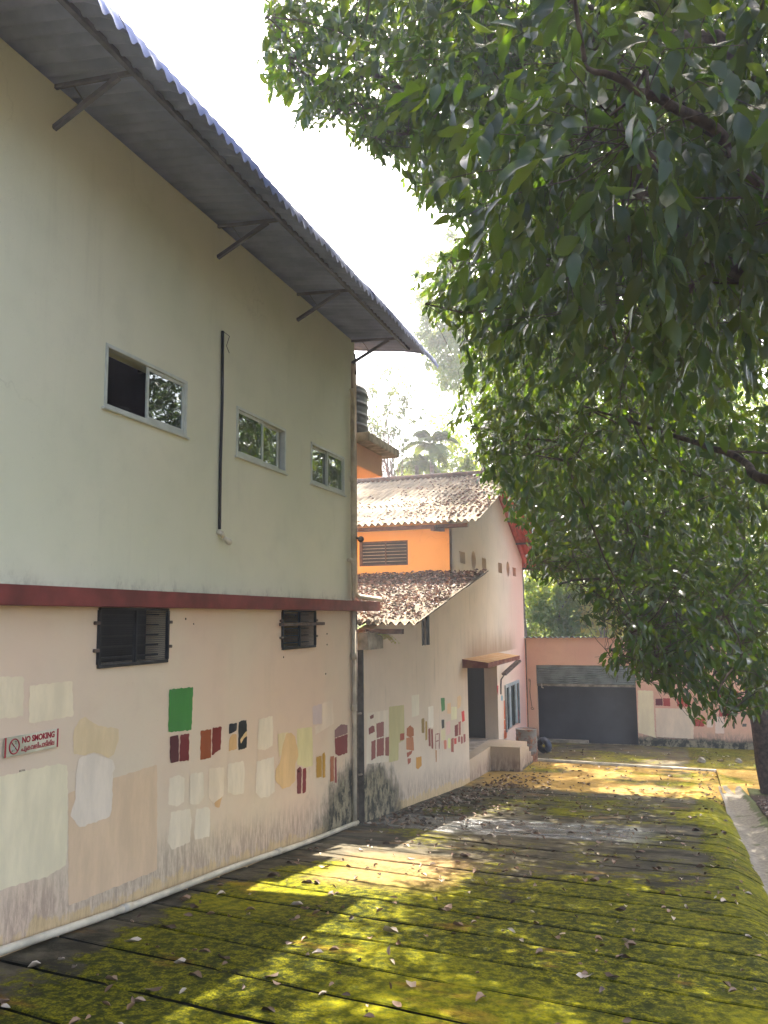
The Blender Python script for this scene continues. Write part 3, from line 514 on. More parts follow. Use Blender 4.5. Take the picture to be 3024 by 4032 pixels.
# ================================================================ REAR BUILDING
rb = thing('rear_building', (-3, 20, -3.9), 'cream and orange gabled building with leaf strewn corrugated roofs and a raised doorway', 'building')
def rtop(a):
    if a < 12.46: return -.16
    if a < 18.0405: return -.07 + (a - 12.75) * .197 - .12
    return min(2.06 + .346 * (a - 17.27), 3.97 - .41 * (a - 22.8)) - .08
holes = [(15.74, 16.26, -.52, .34), (18.92, 19.52, 1.28, 1.55), (21.40, 21.94, 1.28, 1.56), (23.57, 24.13, 1.27, 1.56), (25.86, 26.45, 1.28, 1.55),
         (19.5, 23.0, -3.35, -1.14), (24.0, 26.2, -3.2, -1.9)]
def circ(c0, z0, ry, rz): return (c0 - ry, c0 + ry, lambda a: z0 - rz * math.sqrt(max(0, 1 - ((a - c0) / ry) ** 2)), lambda a: z0 + rz * math.sqrt(max(0, 1 - ((a - c0) / ry) ** 2)))
holes += [circ(20.44, 1.415, .25, .24), circ(25.08, 1.45, .25, .23)]
R1 = wall(mx, 12.49, 18.04, lambda a: float(gz(a)) - .3, rtop, [holes[0]], .25, extra=[12.75])
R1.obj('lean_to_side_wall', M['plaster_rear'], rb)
R2 = wall(mx, 18.041, 27.66, lambda a: float(gz(a)) - .3, lambda a: rtop(max(a, 18.05)), holes[1:], .25, extra=[18.9, 22.8, 24.0])
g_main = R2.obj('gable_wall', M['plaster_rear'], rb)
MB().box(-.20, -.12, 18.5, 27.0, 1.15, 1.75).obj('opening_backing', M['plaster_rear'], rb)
MB().box(-.11, -.10, 15.7, 16.3, -.6, .3).obj('slot_backing', M['black_paint_and_shade'], rb)
for a, b in ((15.74, 15.77), (16.23, 16.26)): MB().box(-.05, .012, a, b, -.52, .3).obj('slot_frame', M['black_paint_and_shade'], rb)
my = lambda a, z, d: (a, 18.04 + d, z)
owin = (-2.13, -.97, 1.20, 1.76)
W3 = wall(my, -7, -.0, .6, 2.19, [owin], .24); W3.obj('orange_wall', M['plaster_orange'], rb)
MB().box(-7, .012, 18.005, 18.038, .98, 1.12, bev=.01).obj('wall_skirting', M['plaster_orange'], rb)
MB().box(-7, -.25, 12.49, 12.7, -3.4, -.2).obj('front_wall', M['plaster_dark'], rb)
MB().box(-.2501, -.002, 12.46, 12.49, -3.4, -.46, bev=.01).obj('moldy_corner', M['plaster_dark'], rb)
# bars of the orange wall's window
f = MB()
for q in ((-2.13, -.97, 1.20, 1.235), (-2.13, -.97, 1.725, 1.76), (-2.13, -2.06, 1.235, 1.725), (-1.0, -.97, 1.235, 1.725), (-1.51, -1.49, 1.235, 1.725)): f.box(q[0], q[1], 18.03, 18.09, q[2], q[3])
fr = f.obj('barred_window_frame', M['wood'], rb)
for k in range(6): MB().box(-2.06, -1.0, 18.055, 18.075, 1.29 + k * .075, 1.302 + k * .075).obj('window_bar', M['concrete_warm'], fr)
MB().box(-6, -.3, 20.2, 20.3, .6, 2.3).obj('inner_wall', M['interior'], rb)
# roofs of the rear building: waves run across x
def yroof(name, x0, x1, y0, z0, y1, z1, mat, n=7, over=.0):
    L = math.hypot(y1 - y0, z1 - z0); ang = math.atan2(z1 - z0, y1 - y0)
    m = corr(x1 - x0, [(0, 0), (L * .5, 0), (L, 0)], n=n, amp=.033).mesh(name, mat, True)
    # sheet local: x=path, y=wave -> world: path -> (y,z), wave -> x
    return m, Matrix(((0, 1, 0, x0), (math.cos(ang), 0, -math.sin(ang), y0), (math.sin(ang), 0, math.cos(ang), z0), (0, 0, 0, 1)))
def roof_rows(y0, z0, y1, z1, rows, xr, nx, mat, name):
    wd = 1.06; first = {}
    for r in range(rows):
        a0, a1 = r / rows, (r + 1) / rows + (.03 if r < rows - 1 else 0)
        me, mw = yroof(name, 0, wd, y0 + (y1 - y0) * a0, z0 + (z1 - z0) * a0, y0 + (y1 - y0) * a1, z0 + (z1 - z0) * a1, mat)
        for k in range(nx):
            T = Matrix.Translation((xr - wd - k * 1.05 + rnd.uniform(-.01, .01), rnd.uniform(-.02, .02), .018 * (rows - r) * 0 - .016 * r * 0 + (.012 if r < 0 else 0) + .014 * (r % 2) + .003 * (k % 2)))
            link(name, me, rb, T @ mw)
roof_rows(12.62, -.07, 18.02, .99, 3, .87, 8, M['roof'], 'lean_to_roof_sheet')
roof_rows(17.27, 2.06, 22.8, 3.97, 3, .87, 8, M['roof'], 'upper_roof_sheet')
roof_rows(28.6, 1.62, 22.8, 3.99, 3, .95, 8, M['red_sheet'], 'rear_slope_roof_sheet')
MB().tube([(.9, 22.8, 4.01), (-7.5, 22.8, 4.01)], .09, 12).obj('ridge_cap', M['wood'], rb, True)
for y, z in ((12.8, -.15), (17.5, 2.03)): MB().box(-7, .55, y - .05, y + .05, z - .09, z - .01).obj('eave_purlin', M['wood'], rb)
for y in (23.4, 25.2, 26.6, 28.3):
    MB().box(-.1, .93, y - .035, y + .035, 3.97 - .41 * (y - 22.8) - .11, 3.97 - .41 * (y - 22.8) - .05).obj('rear_purlin', M['iron'], rb)
MB().beam((-.15, 18.04, 1.98), (-.15, 17.2, 1.92), .09, .12).obj('rafter_end', M['wood'], rb)
b = MB(); b.box(-.9, .02, 12.60, 12.72, -.38, -.22); b.box(-.8, -.02, 12.62, 12.7, -.20, -.165); b.obj('eave_beam', M['wood'], rb)
MB().box(.0, .012, 12.98, 13.32, -.44, -.16).obj('opening_shade_panel', M['black_paint_and_shade'], rb)  # black panel on the wall face stands for the shade in an opening
# doorway
MB().box(-3.2, -.25, 19.3, 19.4, -3.25, -1.0).obj('door_side_wall', M['interior'], rb)
MB().box(-3.2, -3.1, 19.4, 27.2, -3.25, -1.0).obj('door_back_wall', M['black_paint_and_shade'], rb)
MB().box(-3.2, -.361, 23.0, 23.2, -3.25, -1.0).obj('added_dark_wall', M['black_paint_and_shade'], rb)  # black wall added behind the jamb to keep the doorway dark
MB().box(-3.1, -.25, 19.4, 23.0, -1.1, -1.02).obj('door_ceiling', M['interior'], rb)
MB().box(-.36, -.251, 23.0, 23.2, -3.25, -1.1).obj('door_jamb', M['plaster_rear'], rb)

c = MB(); c.add([(-.01, 19.0, -.93), (.60, 19.0, -1.01), (.60, 23.2, -1.03), (-.01, 23.2, -.95), (-.01, 19.0, -1.13), (.60, 19.0, -1.13), (.60, 23.2, -1.13), (-.01, 23.2, -1.13)],
    [(0, 1, 2, 3), (4, 7, 6, 5), (0, 4, 5, 1), (1, 5, 6, 2), (2, 6, 7, 3), (3, 7, 4, 0)])
g = G('canopy_concrete'); P, x_, y_, z_, gg = g.pos()
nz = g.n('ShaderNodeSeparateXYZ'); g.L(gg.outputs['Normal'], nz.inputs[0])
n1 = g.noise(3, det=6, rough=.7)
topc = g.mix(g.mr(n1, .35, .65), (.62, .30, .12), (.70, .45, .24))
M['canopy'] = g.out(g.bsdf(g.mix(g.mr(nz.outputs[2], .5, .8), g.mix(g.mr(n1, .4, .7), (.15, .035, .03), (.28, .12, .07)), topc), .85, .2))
c.obj('door_canopy', M['canopy'], rb)
# blue louvred shutter window beyond the door
f = MB(); f.box(.0, .05, 24.0, 26.2, -1.98, -1.90); f.box(.0, .05, 24.0, 24.08, -3.2, -1.98); f.box(.0, .05, 26.12, 26.2, -3.2, -1.98)
fr = f.obj('shutter_frame', M['blue_grey'], rb)
for k in range(4):
    MB().box(-.03, .02, 24.12 + k * .5, 24.42 + k * .5, -3.15, -2.0).obj('shutter_panel', M['blue_grey'] if k % 2 else M['glass'], fr)
MB().box(-.24, -.15, 24, 26.2, -3.2, -1.9).obj('shutter_backing', M['black_paint_and_shade'], rb)
patches(PATCH_REAR, rb, mx)
bl = thing('tube_lamp', (.1, 24.2, -1.6), 'small bracket light with a dark slanting hood beside the raised doorway', 'lamp')
MB().tube([(.01, 23.4, -2.1), (.03, 23.4, -1.7), (.12, 23.5, -1.55)], .02, 8).obj('arm', M['iron'], bl, True)
MB().beam((.10, 23.45, -1.56), (.40, 24.2, -1.22), .14, .06).obj('lamp_hood', M['iron'], bl)
bx = thing('gutter_box', (-.1, 12.6, -.45), 'moldy concrete gutter box in the gap between the two buildings, fern on its side', 'gutter')
b = MB(); b.box(-.55, .16, 12.26, 12.30, -.47, -.21); b.box(-.55, -.5, 12.30, 12.96, -.47, -.21); b.box(.12, .16, 12.30, 12.96, -.47, -.21); b.box(-.5, .12, 12.30, 12.96, -.47, -.43)
b.obj('box', M['concrete'], bx)
fe = thing('fern', (.18, 12.9, -.3), 'small pale fern growing from the edge of the concrete gutter box', 'plant')
fm = MB()
for k in range(16):
    a = rnd.uniform(-1.2, 1.5); L = rnd.uniform(.1, .24); p0 = Vector((.17, 12.75 + rnd.uniform(-.1, .12), -.24)); prev = p0
    for j in range(1, 6):
        t = j / 5; q = p0 + Vector((L * t * .9, L * t * math.sin(a), .05 * t - L * t * t * .8)); fm.tube([prev, q], .003, 4, cap=False)
        for s_ in (-1, 1): fm.add([q, q + Vector((0, s_ * .03, -.012)), q + Vector((.008, s_ * .028, -.022)), q + Vector((.012, 0, -.004))], [(0, 1, 2, 3)])
        prev = q
fm.obj('frond_clump', M['leaf_yellow'], fe, fix=False)
# loading platform with steps
lpf = thing('loading_platform', (.4, 21.9, -3.9), 'low concrete platform with steps below the raised doorway', 'platform')
b = MB(); b.box(-3.1, -.252, 19.4, 23.0, -3.9, -3.255); b.obj('inner_floor', M['concrete_warm'], lpf)
b = MB(); b.add([(-.25, 19.5, -3.25), (.0, 19.5, -3.25), (.05, 21.65, -3.25), (.80, 21.65, -3.25), (.80, 22.75, -3.25), (-.25, 22.99, -3.25)] + [(-.25, 19.5, -4.1), (.0, 19.5, -4.1), (.05, 21.65, -4.1), (.80, 21.65, -4.1), (.80, 22.75, -4.1), (-.25, 22.99, -4.1)],
    [(0, 1, 2, 3, 4, 5), (0, 6, 7, 1), (1, 7, 8, 2), (2, 8, 9, 3), (3, 9, 10, 4), (4, 10, 11, 5)])
M['platform_stained'] = plaster('platform_stained', (.50, .38, .26), (.55, .42, .30), foot=(0.0, -3.98), stain=1.0, streak=.3, tan=(.06, .055, .04))
b.obj('platform_block', M['platform_stained'], lpf)
for k in range(3): MB().box(.15, .80, 22.76 + k * .30, 23.06 + k * .30, -4.1, -3.42 - k * .17, bev=.012).obj('step', M['platform_stained'], lpf)

# ================================================================ GARAGE
gr = thing('garage', (3, 30, -3.95), 'low salmon pink garage with a half raised roller shutter over a dark opening', 'garage')
mg = lambda a, z, d: (a, 27.7 + d, z)
wall(mg, -.02, 9.5, -4.4, -.66, [(.34, 3.42, -3.97, -1.53)], .24).obj('front_wall', M['plaster_salmon'], gr)
MB().box(9.26, 9.5, 27.94, 33.8, -4.4, -1.1).obj('side_wall', M['plaster_salmon'], gr)
MB().box(-.02, 9.5, 33.8, 33.95, -4.4, -1.2).obj('rear_wall', M['plaster_salmon'], gr)
MB().box(.20, 3.6, 27.96, 28.0, -4.0, -1.3).obj('opening_dark_sheet', M['opening_gloom'], gr)  # dark sheet stands for the unlit inside of the garage opening
MB().box(-.02, .2, 27.94, 33.8, -4.4, -1.1).obj('inner_side_wall', M['interior'], gr)
MB().box(.34, 1.9, 27.66, 28.1, -4.0, -3.88, bev=.01).obj('door_sill', M['concrete'], gr)
cm = corr(1.06, [(0, 0), (6.4, -.42)], pitch=.18, amp=.028, n=7).mesh('garage_roof_sheet', M['shutter'], True)
for k in range(10): link('garage_roof_sheet', cm, gr, Matrix(((0, 1, 0, -.05 + k * 1.05), (1, 0, 0, 27.58), (0, 0, 1, -.63 + .003 * (k % 2)), (0, 0, 0, 1))))
rs = MB().box(.345, 3.415, 27.74, 27.78, -1.60, -1.531).obj('shutter_box', M['shutter'], gr)
for k in range(8):
    z = -1.60 - k * .066; s_ = MB()
    arc = [(27.745 - .034 * math.sin(math.pi * j / 5), z - .062 * j / 5) for j in range(6)]
    s_.add([(x, y, zz) for x in (.35, 3.41) for y, zz in arc], [(j, j + 1, j + 7, j + 6) for j in range(5)]); s_.box(.35, 3.41, 27.75, 27.756, z - .064, z)
    s_.obj('shutter_slat', M['shutter'], gr, True)
MB().box(.35, 3.41, 27.725, 27.765, -2.20, -2.13, bev=.004).obj('shutter_bottom_rail', M['concrete'], gr)
MB().tube([(.50, 27.71, -2.12), (.51, 27.70, -2.24), (.56, 27.70, -2.26)], .02, 8).obj('shutter_handle', M['pvc'], gr)
patches(PATCH_GARAGE, gr, mg)
hl = [(.12, 27.68, -2.06), (.10, 27.68, -2.0), (.13, 27.68, -1.97), (.15, 27.68, -2.02), (.12, 27.68, -2.4), (.16, 27.67, -2.75), (.18, 27.67, -2.88), (.23, 27.67, -2.9), (.24, 27.67, -2.93), (.17, 27.67, -2.95), (.14, 27.67, -2.92), (.18, 27.67, -2.87)]
tag(MB().tube(hl, .009, 5).obj('hanging_cord', M['wood'], None), 'thin brown cord hanging in a loop left of the garage shutter', 'cord')
MB().tube([(.03, 27.69, -.7), (.03, 27.69, -4.0)], .02, 6).obj('corner_cable', M['iron'], gr)
# barrel, tyre bundle
ba = thing('oil_drum', (.42, 23.9, -3.95), 'rusty grey steel drum standing beyond the platform steps', 'barrel')
t = MB(); ns = 36; prf = [(0, .29), (.02, .30)]
for k in range(30):
    h = .03 + k / 29 * .82; r = .29 + .014 * max(0, math.cos((h - .30) * 40)) * (abs(h - .30) < .04) + .014 * max(0, math.cos((h - .60) * 40)) * (abs(h - .60) < .04) + .004 * math.sin(h * 70); prf.append((h, r))
prf += [(.87, .30), (.88, .30), (.885, .285), (.865, .28), (.86, 0.01)]
for h, r in prf:
    for k in range(ns): a = 2 * math.pi * k / ns; t.v.append((.60 + r * math.cos(a), 23.9 + r * math.sin(a), -3.95 + h))
for i in range(len(prf) - 1):
    for k in range(ns): t.f.append((i * ns + k, i * ns + (k + 1) % ns, (i + 1) * ns + (k + 1) % ns, (i + 1) * ns + k)); t.m.append(0)
g = G('rusty_drum'); n1 = g.noise(4, det=6, rough=.7); n2 = g.noise(11, det=5)
M['drum'] = g.out(g.bsdf(g.mix(g.mr(n1, .45, .55), (.20, .19, .17), g.mix(g.mr(n2, .4, .6), (.16, .06, .035), (.28, .13, .07))), .6, .4, .2, g.bump(n2, .3, .01)))
t.obj('drum_body', M['drum'], ba, True)
ty = thing('old_tyre', (.80, 25.6, -3.95), 'old tyre wrapped in a grey blue sheet leaning on the wall behind the drum', 'tyre')
t = MB(); cx, cy, cz = .86, 25.4, -3.73
t.tube([(cx + .15 * math.cos(a), cy - .07 * math.cos(a), cz + .14 * math.sin(a)) for a in np.linspace(0, 2 * math.pi, 25)], .085, 12); t.obj('tyre_ring', M['tyre'], ty, True)
t = MB(); t.tube([(cx + .14 * math.cos(a), cy - .11 * math.cos(a), cz + .15 * math.sin(a)) for a in np.linspace(-.7, 2.2, 14)], [.095 + .012 * math.sin(k * 2.1) for k in range(14)], 12); t.obj('sheet_wrap', M['tarp'], ty, True)
CLUMPS, HAZE = 255, 0.003
# ================================================================ GROUND
def vnoise(x, y, s=1.0): return (np.sin(x * 1.7 * s + 1.3) * np.cos(y * 1.3 * s + .4) + .5 * np.sin(x * 3.9 * s + y * 2.3 * s) + .3 * np.cos(x * 7.1 * s - y * 6.3 * s)) / 1.8
def gheight(x, y):
    base = float(gz(y))
    if y > 34: base -= min(3.0, (y - 34) * .06)
    if x < 5.42: return base - .14
    if x < 5.98: return base - .34
    if y < 18.7:
        k = min(1, (x - 5.98) / .35); return base + .03 * k + min(.7, max(0, (x - 6.2) * .10)) + .05 * float(vnoise(x, y, 2)) * k
    return base - .03 if x < 12 else base + .02 * float(vnoise(x, y))
xs = sorted(set(list(np.arange(-80, -10, 10.)) + list(np.arange(-10, 5, 1.)) + [5.3, 5.41, 5.43, 5.7, 5.96, 5.99] + list(np.arange(6.1, 9, .15)) + list(np.arange(9, 20, 1.)) + list(np.arange(20, 161, 10.))))
ys = sorted(set(list(np.arange(-30, -4, 4.)) + list(np.arange(-4, 30, .3)) + [18.69, 18.71] + list(np.arange(30, 60, 3.)) + list(np.arange(60, 401, 20.))))
mb = MB()
for y in ys:
    for x in xs: mb.v.append((x, y, gheight(x, y)))
nx = len(xs)
for j in range(len(ys) - 1):
    for i in range(nx - 1): mb.f.append((j * nx + i, j * nx + i + 1, (j + 1) * nx + i + 1, (j + 1) * nx + i)); mb.m.append(0)
tag(mb.obj('ground', M['soil'], None, True, False), kind='structure')
# ramp of cast strips with open joints
SK = -.16
M['joint_dirt'] = simple('joint_dirt', (.008, .008, .005), .95, .02, var=.5)
ramp = tag(MB().add([(0, -4, -1.5), (5.08, -4, -1.5), (5.08, 18.5, -3.75), (0, 18.5, -3.75)], [(0, 1, 2, 3)]).obj('ramp', M['joint_dirt'], None, fix=False), kind='structure')
for i, (x, y) in enumerate(((0, -4), (5.08, -4), (5.08, 18.5), (0, 18.5))): ramp.data.vertices[i].co.z = float(gz(y)) - .05
jn = [18.6, 17.25] + [17.25 - .612 * k for k in range(1, 36)]
def strip(y_hi, y_lo, seed, name, gap=.023):
    rr = random.Random(seed); X = list(np.linspace(.0, 5.0, 51)) + [5.08, 5.16, 5.24, 5.30, 5.36, 5.40, 5.44]
    drop = lambda x: 0 if x < 5.06 else -.15 * ((x - 5.06) / .38) ** 1.5
    tabs = [rr.uniform(.8, 2.6), rr.uniform(3.0, 4.7)] if rr.random() < .75 else [rr.uniform(1, 4.5)]
    o = 0; mb_ = MB(); sub = 5; ph = rr.uniform(0, 9); tl = rr.uniform(-.0015, .0015); zo = rr.uniform(-.004, .004)
    for x in X:
        e = [.004 * math.sin(x * 9 + ph) + rr.uniform(-.004, .004) for _ in range(2)]
        fade = max(0, min(1, (5.12 - x) / .12)) if x > 5.0 else 1
        lo = y_lo + SK * x + (gap * (1 if fade > 0 else .1) + e[0]) * fade; hi = y_hi + SK * x - (gap + e[1]) * fade
        if any(abs(x - t) < .07 for t in tabs): lo = y_lo + SK * x - gap * .9
        prof_ = [(lo, -.07), (lo, -.010), (lo + .010, 0)] + [(lo + .01 + (hi - lo - .02) * k / sub, 0) for k in range(1, sub)] + [(hi - .010, 0), (hi, -.010), (hi, -.07)]
        for k, (y, dz) in enumerate(prof_):
            wob = .004 * math.sin(x * 1.9 + y * 2.1 + ph * .1) + .0025 * math.sin(x * 5.3 + y * 7)
            mb_.v.append((x, y, float(gz(y)) + dz + drop(x) + (wob if dz > -.02 else 0) + zo + tl * x))
    np_ = sub + 5
    np_ = len(mb_.v) // len(X)
    for i in range(len(X) - 1):
        for k in range(np_ - 1): a = i * np_ + k; mb_.f.append((a, a + np_, a + np_ + 1, a + 1)); mb_.m.append(1 if (k < 1 or k >= np_ - 2) and X[i] < 5.2 else 0)
    return mb_.obj(name, [M['ramp'], M['joint_dirt']], ramp, False, False)
for k in range(len(jn) - 1): strip(jn[k], jn[k + 1], 100 + k, 'concrete_strip')
# landing below the ramp
def slab(name, pts, zf, th=.12, sub=26, mat='ramp', wob=.006):
    (x0, y0), (x1, y1), (x2, y2), (x3, y3) = pts; mb_ = MB(); n = sub
    for i in range(n + 1):
        for j in range(n + 1):
            s_, t_ = i / n, j / n
            x = (x0 * (1 - s_) + x1 * s_) * (1 - t_) + (x3 * (1 - s_) + x2 * s_) * t_; y = (y0 * (1 - s_) + y1 * s_) * (1 - t_) + (y3 * (1 - s_) + y2 * s_) * t_
            mb_.v.append((x, y, zf(x, y) + wob * float(vnoise(x, y, 2.5))))
    for i in range(n):
        for j in range(n): a = i * (n + 1) + j; mb_.f.append((a, a + n + 1, a + n + 2, a + 1)); mb_.m.append(0)
    o = len(mb_.v); ring_ = [i * (n + 1) for i in range(n + 1)] + [n * (n + 1) + j for j in range(1, n + 1)] + [i * (n + 1) + n for i in range(n - 1, -1, -1)] + [j for j in range(n - 1, 0, -1)]
    for r_ in ring_: p = mb_.v[r_]; mb_.v.append((p[0], p[1], p[2] - th))
    for q in range(len(ring_)):
        q2 = (q + 1) % len(ring_); mb_.f.append((ring_[q], ring_[q2], o + q2, o + q)); mb_.m.append(0)
    return mb_.obj(name, M[mat], None, True, False)
fl = lambda x, y: float(gz(y))
tag(slab('landing', [(0, 18.62), (5.44, 17.75), (5.44, 23.45), (0, 24.0)], lambda x, y: float(gz(y)) - (.16 * ((x - 4.9) / .54) ** 2 * max(0, min(1, (22.0 - y) / 3)) if x > 4.9 else 0) + .001, sub=40), kind='structure')
tag(slab('apron', [(-.02, 24.16), (9.5, 23.4), (9.5, 27.69), (-.02, 27.69)], lambda x, y: -3.955, mat='ramp'), kind='structure')
tag(slab('side_landing', [(5.46, 20.4), (10.5, 18.74), (10.5, 23.38), (5.46, 23.42)], lambda x, y: -3.86 + .02 * (x - 5.4)), kind='structure')
kb = MB(); n = 30
M['kerb'] = simple('kerb_concrete', (.42, .36, .25), .9, .2, var=.35, scale=4, bump=.4)
for i in range(n):
    a, b_ = .86 + i * 5.1 / n, .86 + (i + 1) * 5.1 / n; f_ = lambda x: 24.05 - .115 * (x - .8)
    kb.add([(a, f_(a), -3.96), (b_, f_(b_), -3.96), (b_, f_(b_) + .02, -3.905), (a, f_(a) + .02, -3.905), (b_, f_(b_) + .15, -3.90), (a, f_(a) + .15, -3.90), (b_, f_(b_) + .18, -3.96), (a, f_(a) + .18, -3.96)],
        [(0, 1, 2, 3), (3, 2, 4, 5), (5, 4, 6, 7)])
tag(kb.obj('kerb', M['kerb'], None, True, True), kind='structure')
# drain along the right edge
dm = MB(); Y = np.arange(-4, 21.6, .4); pf = [(5.41, -.14), (5.46, -.165), (5.55, -.175), (5.64, -.165), (5.75, -.14), (5.86, -.09), (5.97, -.04), (6.05, -.03), (6.06, -.3)]
for y in Y:
    sh = -.35 * max(0, (y - 17.5) / 4) ** 1.3; up = .20 * max(0, min(1, (y - 17.0) / 4.5))
    for x, z in pf: dm.v.append((x + sh * (1 if x > 5.5 else 0) * .6 + .015 * math.sin(y * 2.1 + x), y, float(gz(y)) + z + up * (.6 if z < -.1 else .1) + .008 * math.sin(y * 3.3 + x * 9)))
k = len(pf)
for i in range(len(Y) - 1):
    for j in range(k - 1): dm.f.append((i * k + j, (i + 1) * k + j, (i + 1) * k + j + 1, i * k + j + 1)); dm.m.append(0)
g = G('drain_concrete'); n1 = g.noise(3, det=7, rough=.65); n2 = g.noise(20, det=5); P_, x_, y_, z_, _ = g.pos()
mo = g.mr(g.op('ADD', n1, g.mr(x_, 5.78, 5.95, 0, .25)), .55, .68)
M['drain'] = g.out(g.bsdf(g.mix(mo, g.mix(g.mr(n2, .3, .7), (.12, .10, .075), (.23, .20, .15)), (.05, .06, .008)), .85, .25, 0, g.bump(n2, .4, .01)))
tag(dm.obj('drain', M['drain'], None, True, False), kind='structure')

# ================================================================ LEAVES
def leaf_tpl(curl=.18, fold=.16, wav=.0):
    m = [(0, 0, 0), (.25, 0, .02), (.5, 0, 0), (.78, 0, -.06), (1, 0, -curl)]; hw = (.32, .46, .30)
    v = [(x, 0, z - curl * x * x * .6) for x, _, z in m]
    for s_ in (1, -1):
        for (x, _, z), h in zip(m[1:4], hw): v.append((x - .02, s_ * h, z - curl * x * x * .6 + fold * h + wav * (1 if x == .5 else -1) * s_))
    f = []
    for o, flip in ((5, 0), (8, 1)):
        q = [(0, 1, o, o), (1, 2, o + 1, o), (2, 3, o + 2, o + 1), (3, 4, o + 2, o + 2)]
        f += [tuple(reversed(t)) if flip else t for t in q]
    return np.array(v), f
LV, LF = leaf_tpl()
TRI = []
for a, b, c, d in LF:
    if c == d: TRI.append((a, b, c))
    elif a == b: TRI.append((a, c, d))
    else: TRI += [(a, b, c), (a, c, d)]
TRI = np.array(TRI)
def fast_mesh(name, V, T, mat, smooth=True):
    me = bpy.data.meshes.new(name); nV, nT = len(V), len(T)
    me.vertices.add(nV); me.vertices.foreach_set('co', np.ascontiguousarray(V, dtype=np.float32).ravel())
    me.loops.add(nT * 3); me.loops.foreach_set('vertex_index', np.ascontiguousarray(T, dtype=np.int32).ravel())
    me.polygons.add(nT); me.polygons.foreach_set('loop_start', np.arange(0, nT * 3, 3, dtype=np.int32))
    me.polygons.foreach_set('use_smooth', np.ones(nT, dtype=bool)) if smooth else None
    me.materials.append(mat); me.update(calc_edges=True); return me
def norm(a): return a / np.maximum(1e-9, np.linalg.norm(a, axis=-1, keepdims=True))
class Leaves:
    """leaf frames: origin p, length axis d, side axis s, length L, width W"""
    def __init__(s): s.p = []; s.d = []; s.n = []; s.L = []; s.W = []
    def add(s, p, d, n, L, W): s.p.append(p); s.d.append(d); s.n.append(n); s.L.append(L); s.W.append(W)
    def arrays(s):
        p, d, n = (np.concatenate(q) for q in (s.p, s.d, s.n)); L, W = np.concatenate(s.L), np.concatenate(s.W)
        d = norm(d); sd_ = norm(np.cross(n, d)); n = np.cross(d, sd_); return p, d, sd_, n, L, W
LVS = np.array([(0, 0, 0), (.5, 0, -.02), (1, 0, -.16), (.28, .42, .03), (.68, .40, -.01), (.28, -.42, .03), (.68, -.40, -.01)])
TRS = np.array([(0, 1, 3), (3, 1, 4), (4, 1, 2), (0, 5, 1), (5, 6, 1), (6, 2, 1)])
def bake(arr, idx, tv=LV, TRI=None):
    TRI = globals()['TRI'] if TRI is None else TRI
    p, d, s_, n, L, W = (a[idx] for a in arr)
    V = p[:, None] + tv[None, :, :1] * (d * L[:, None])[:, None] + tv[None, :, 1:2] * (s_ * W[:, None])[:, None] + tv[None, :, 2:] * (n * L[:, None])[:, None] * .8
    T = TRI[None] + (np.arange(len(p)) * len(tv))[:, None, None]
    return V.reshape(-1, 3), T.reshape(-1, 3)
def sprigs(cent, rad, n, out, Lr, seg=(.25, .5), nl=(8, 14), droop=.75, flat=.7):
    """n leafy twigs around the centre of a clump"""
    u = norm(rng.normal(size=(n, 3))) * rad * (rng.random((n, 1)) ** .45); u[:, 2] *= flat
    base = cent + u; ax = norm(norm(u + 1e-4) + out * .6 + rng.normal(size=(n, 3)) * .45 + np.array([0, 0, -.45 * droop])); ln = rng.uniform(seg[0], seg[1], n)
    return base, ax, ln
leafmask_poly = np.array([(560,-60),(575,40),(540,120),(560,190),(620,230),(650,275),(700,275),(745,245),(758,300),(790,345),(850,340),(880,345),(870,395),(905,440),(935,460),(945,495),(990,480),(1010,500),(960,530),(900,555),(885,610),(920,665),(960,690),(1005,710),(990,765),(1010,800),(975,850),(1000,870),(960,890),(975,940),(1010,930),(1025,965),(1040,1000),(1030,1030),(1060,1060),(1090,1040),(1085,1120),(1140,1130),(1150,1180),(1140,1230),(1190,1255),(1250,1262),(1250,1300),(1290,1342),(1350,1340),(1345,1375),(1300,1405),(1290,1432),(1340,1450),(1400,1482),(1440,1500),(1495,1490),(1485,1545),(1520,1565),(1560,1570),(1600,1560),(1625,1540),(1700,1560),(2400,1700),(2400,-900),(560,-900)], float) * 1.8228
def inside(u, v, poly=leafmask_poly):
    r = np.zeros(np.shape(u), bool); j = len(poly) - 1
    for i in range(len(poly)):
        xi, yi, xj, yj = *poly[i], *poly[j]
        r ^= ((yi > v) != (yj > v)) & (u < (xj - xi) * (v - yi) / (yj - yi + 1e-9) + xi); j = i
    return r
def fill_twigs(lv, base, ax, ln, Lr, nleaf, mask=True, wr=.43, gravity=.85, bright=None):
    """leaves set alternately along every twig, hanging; twigs outside the crown outline are dropped"""
    n = len(base); side = norm(np.cross(ax, np.array([0, 0, 1.0]) + rng.normal(size=(n, 3)) * .25))
    L0 = rng.uniform(Lr[0], Lr[1], n); ou, ov = rng.normal(size=n) * 26, rng.normal(size=n) * 26 - 8
    for k in range(nleaf):
        t = (k + .5) / nleaf; sgn = 1 if k % 2 else -1
        p = base + ax * (ln * t)[:, None] + np.array([0, 0, -1]) * (ln * t * t * .35)[:, None]
        d = ax * (.45 + .5 * t) + side * sgn * (.9 - .5 * t) + np.array([0, 0, -gravity]) + rng.normal(size=(n, 3)) * .38
        nn = np.array([0, 0, .8]) + side * sgn * .4 + rng.normal(size=(n, 3)) * .75 + ax * .4
        L = L0 * rng.uniform(.75, 1.15, n); keep = np.ones(n, bool)
        if mask:
            tip = p + norm(d) * L[:, None]
            u, v, z = proj(p); u2, v2, z2 = proj(tip); keep = (z < .3) | (inside(u + ou, v + ov) & inside(u2 + ou, v2 + ov))
        lv.add(p[keep], d[keep], nn[keep], L[keep], (L * wr)[keep])

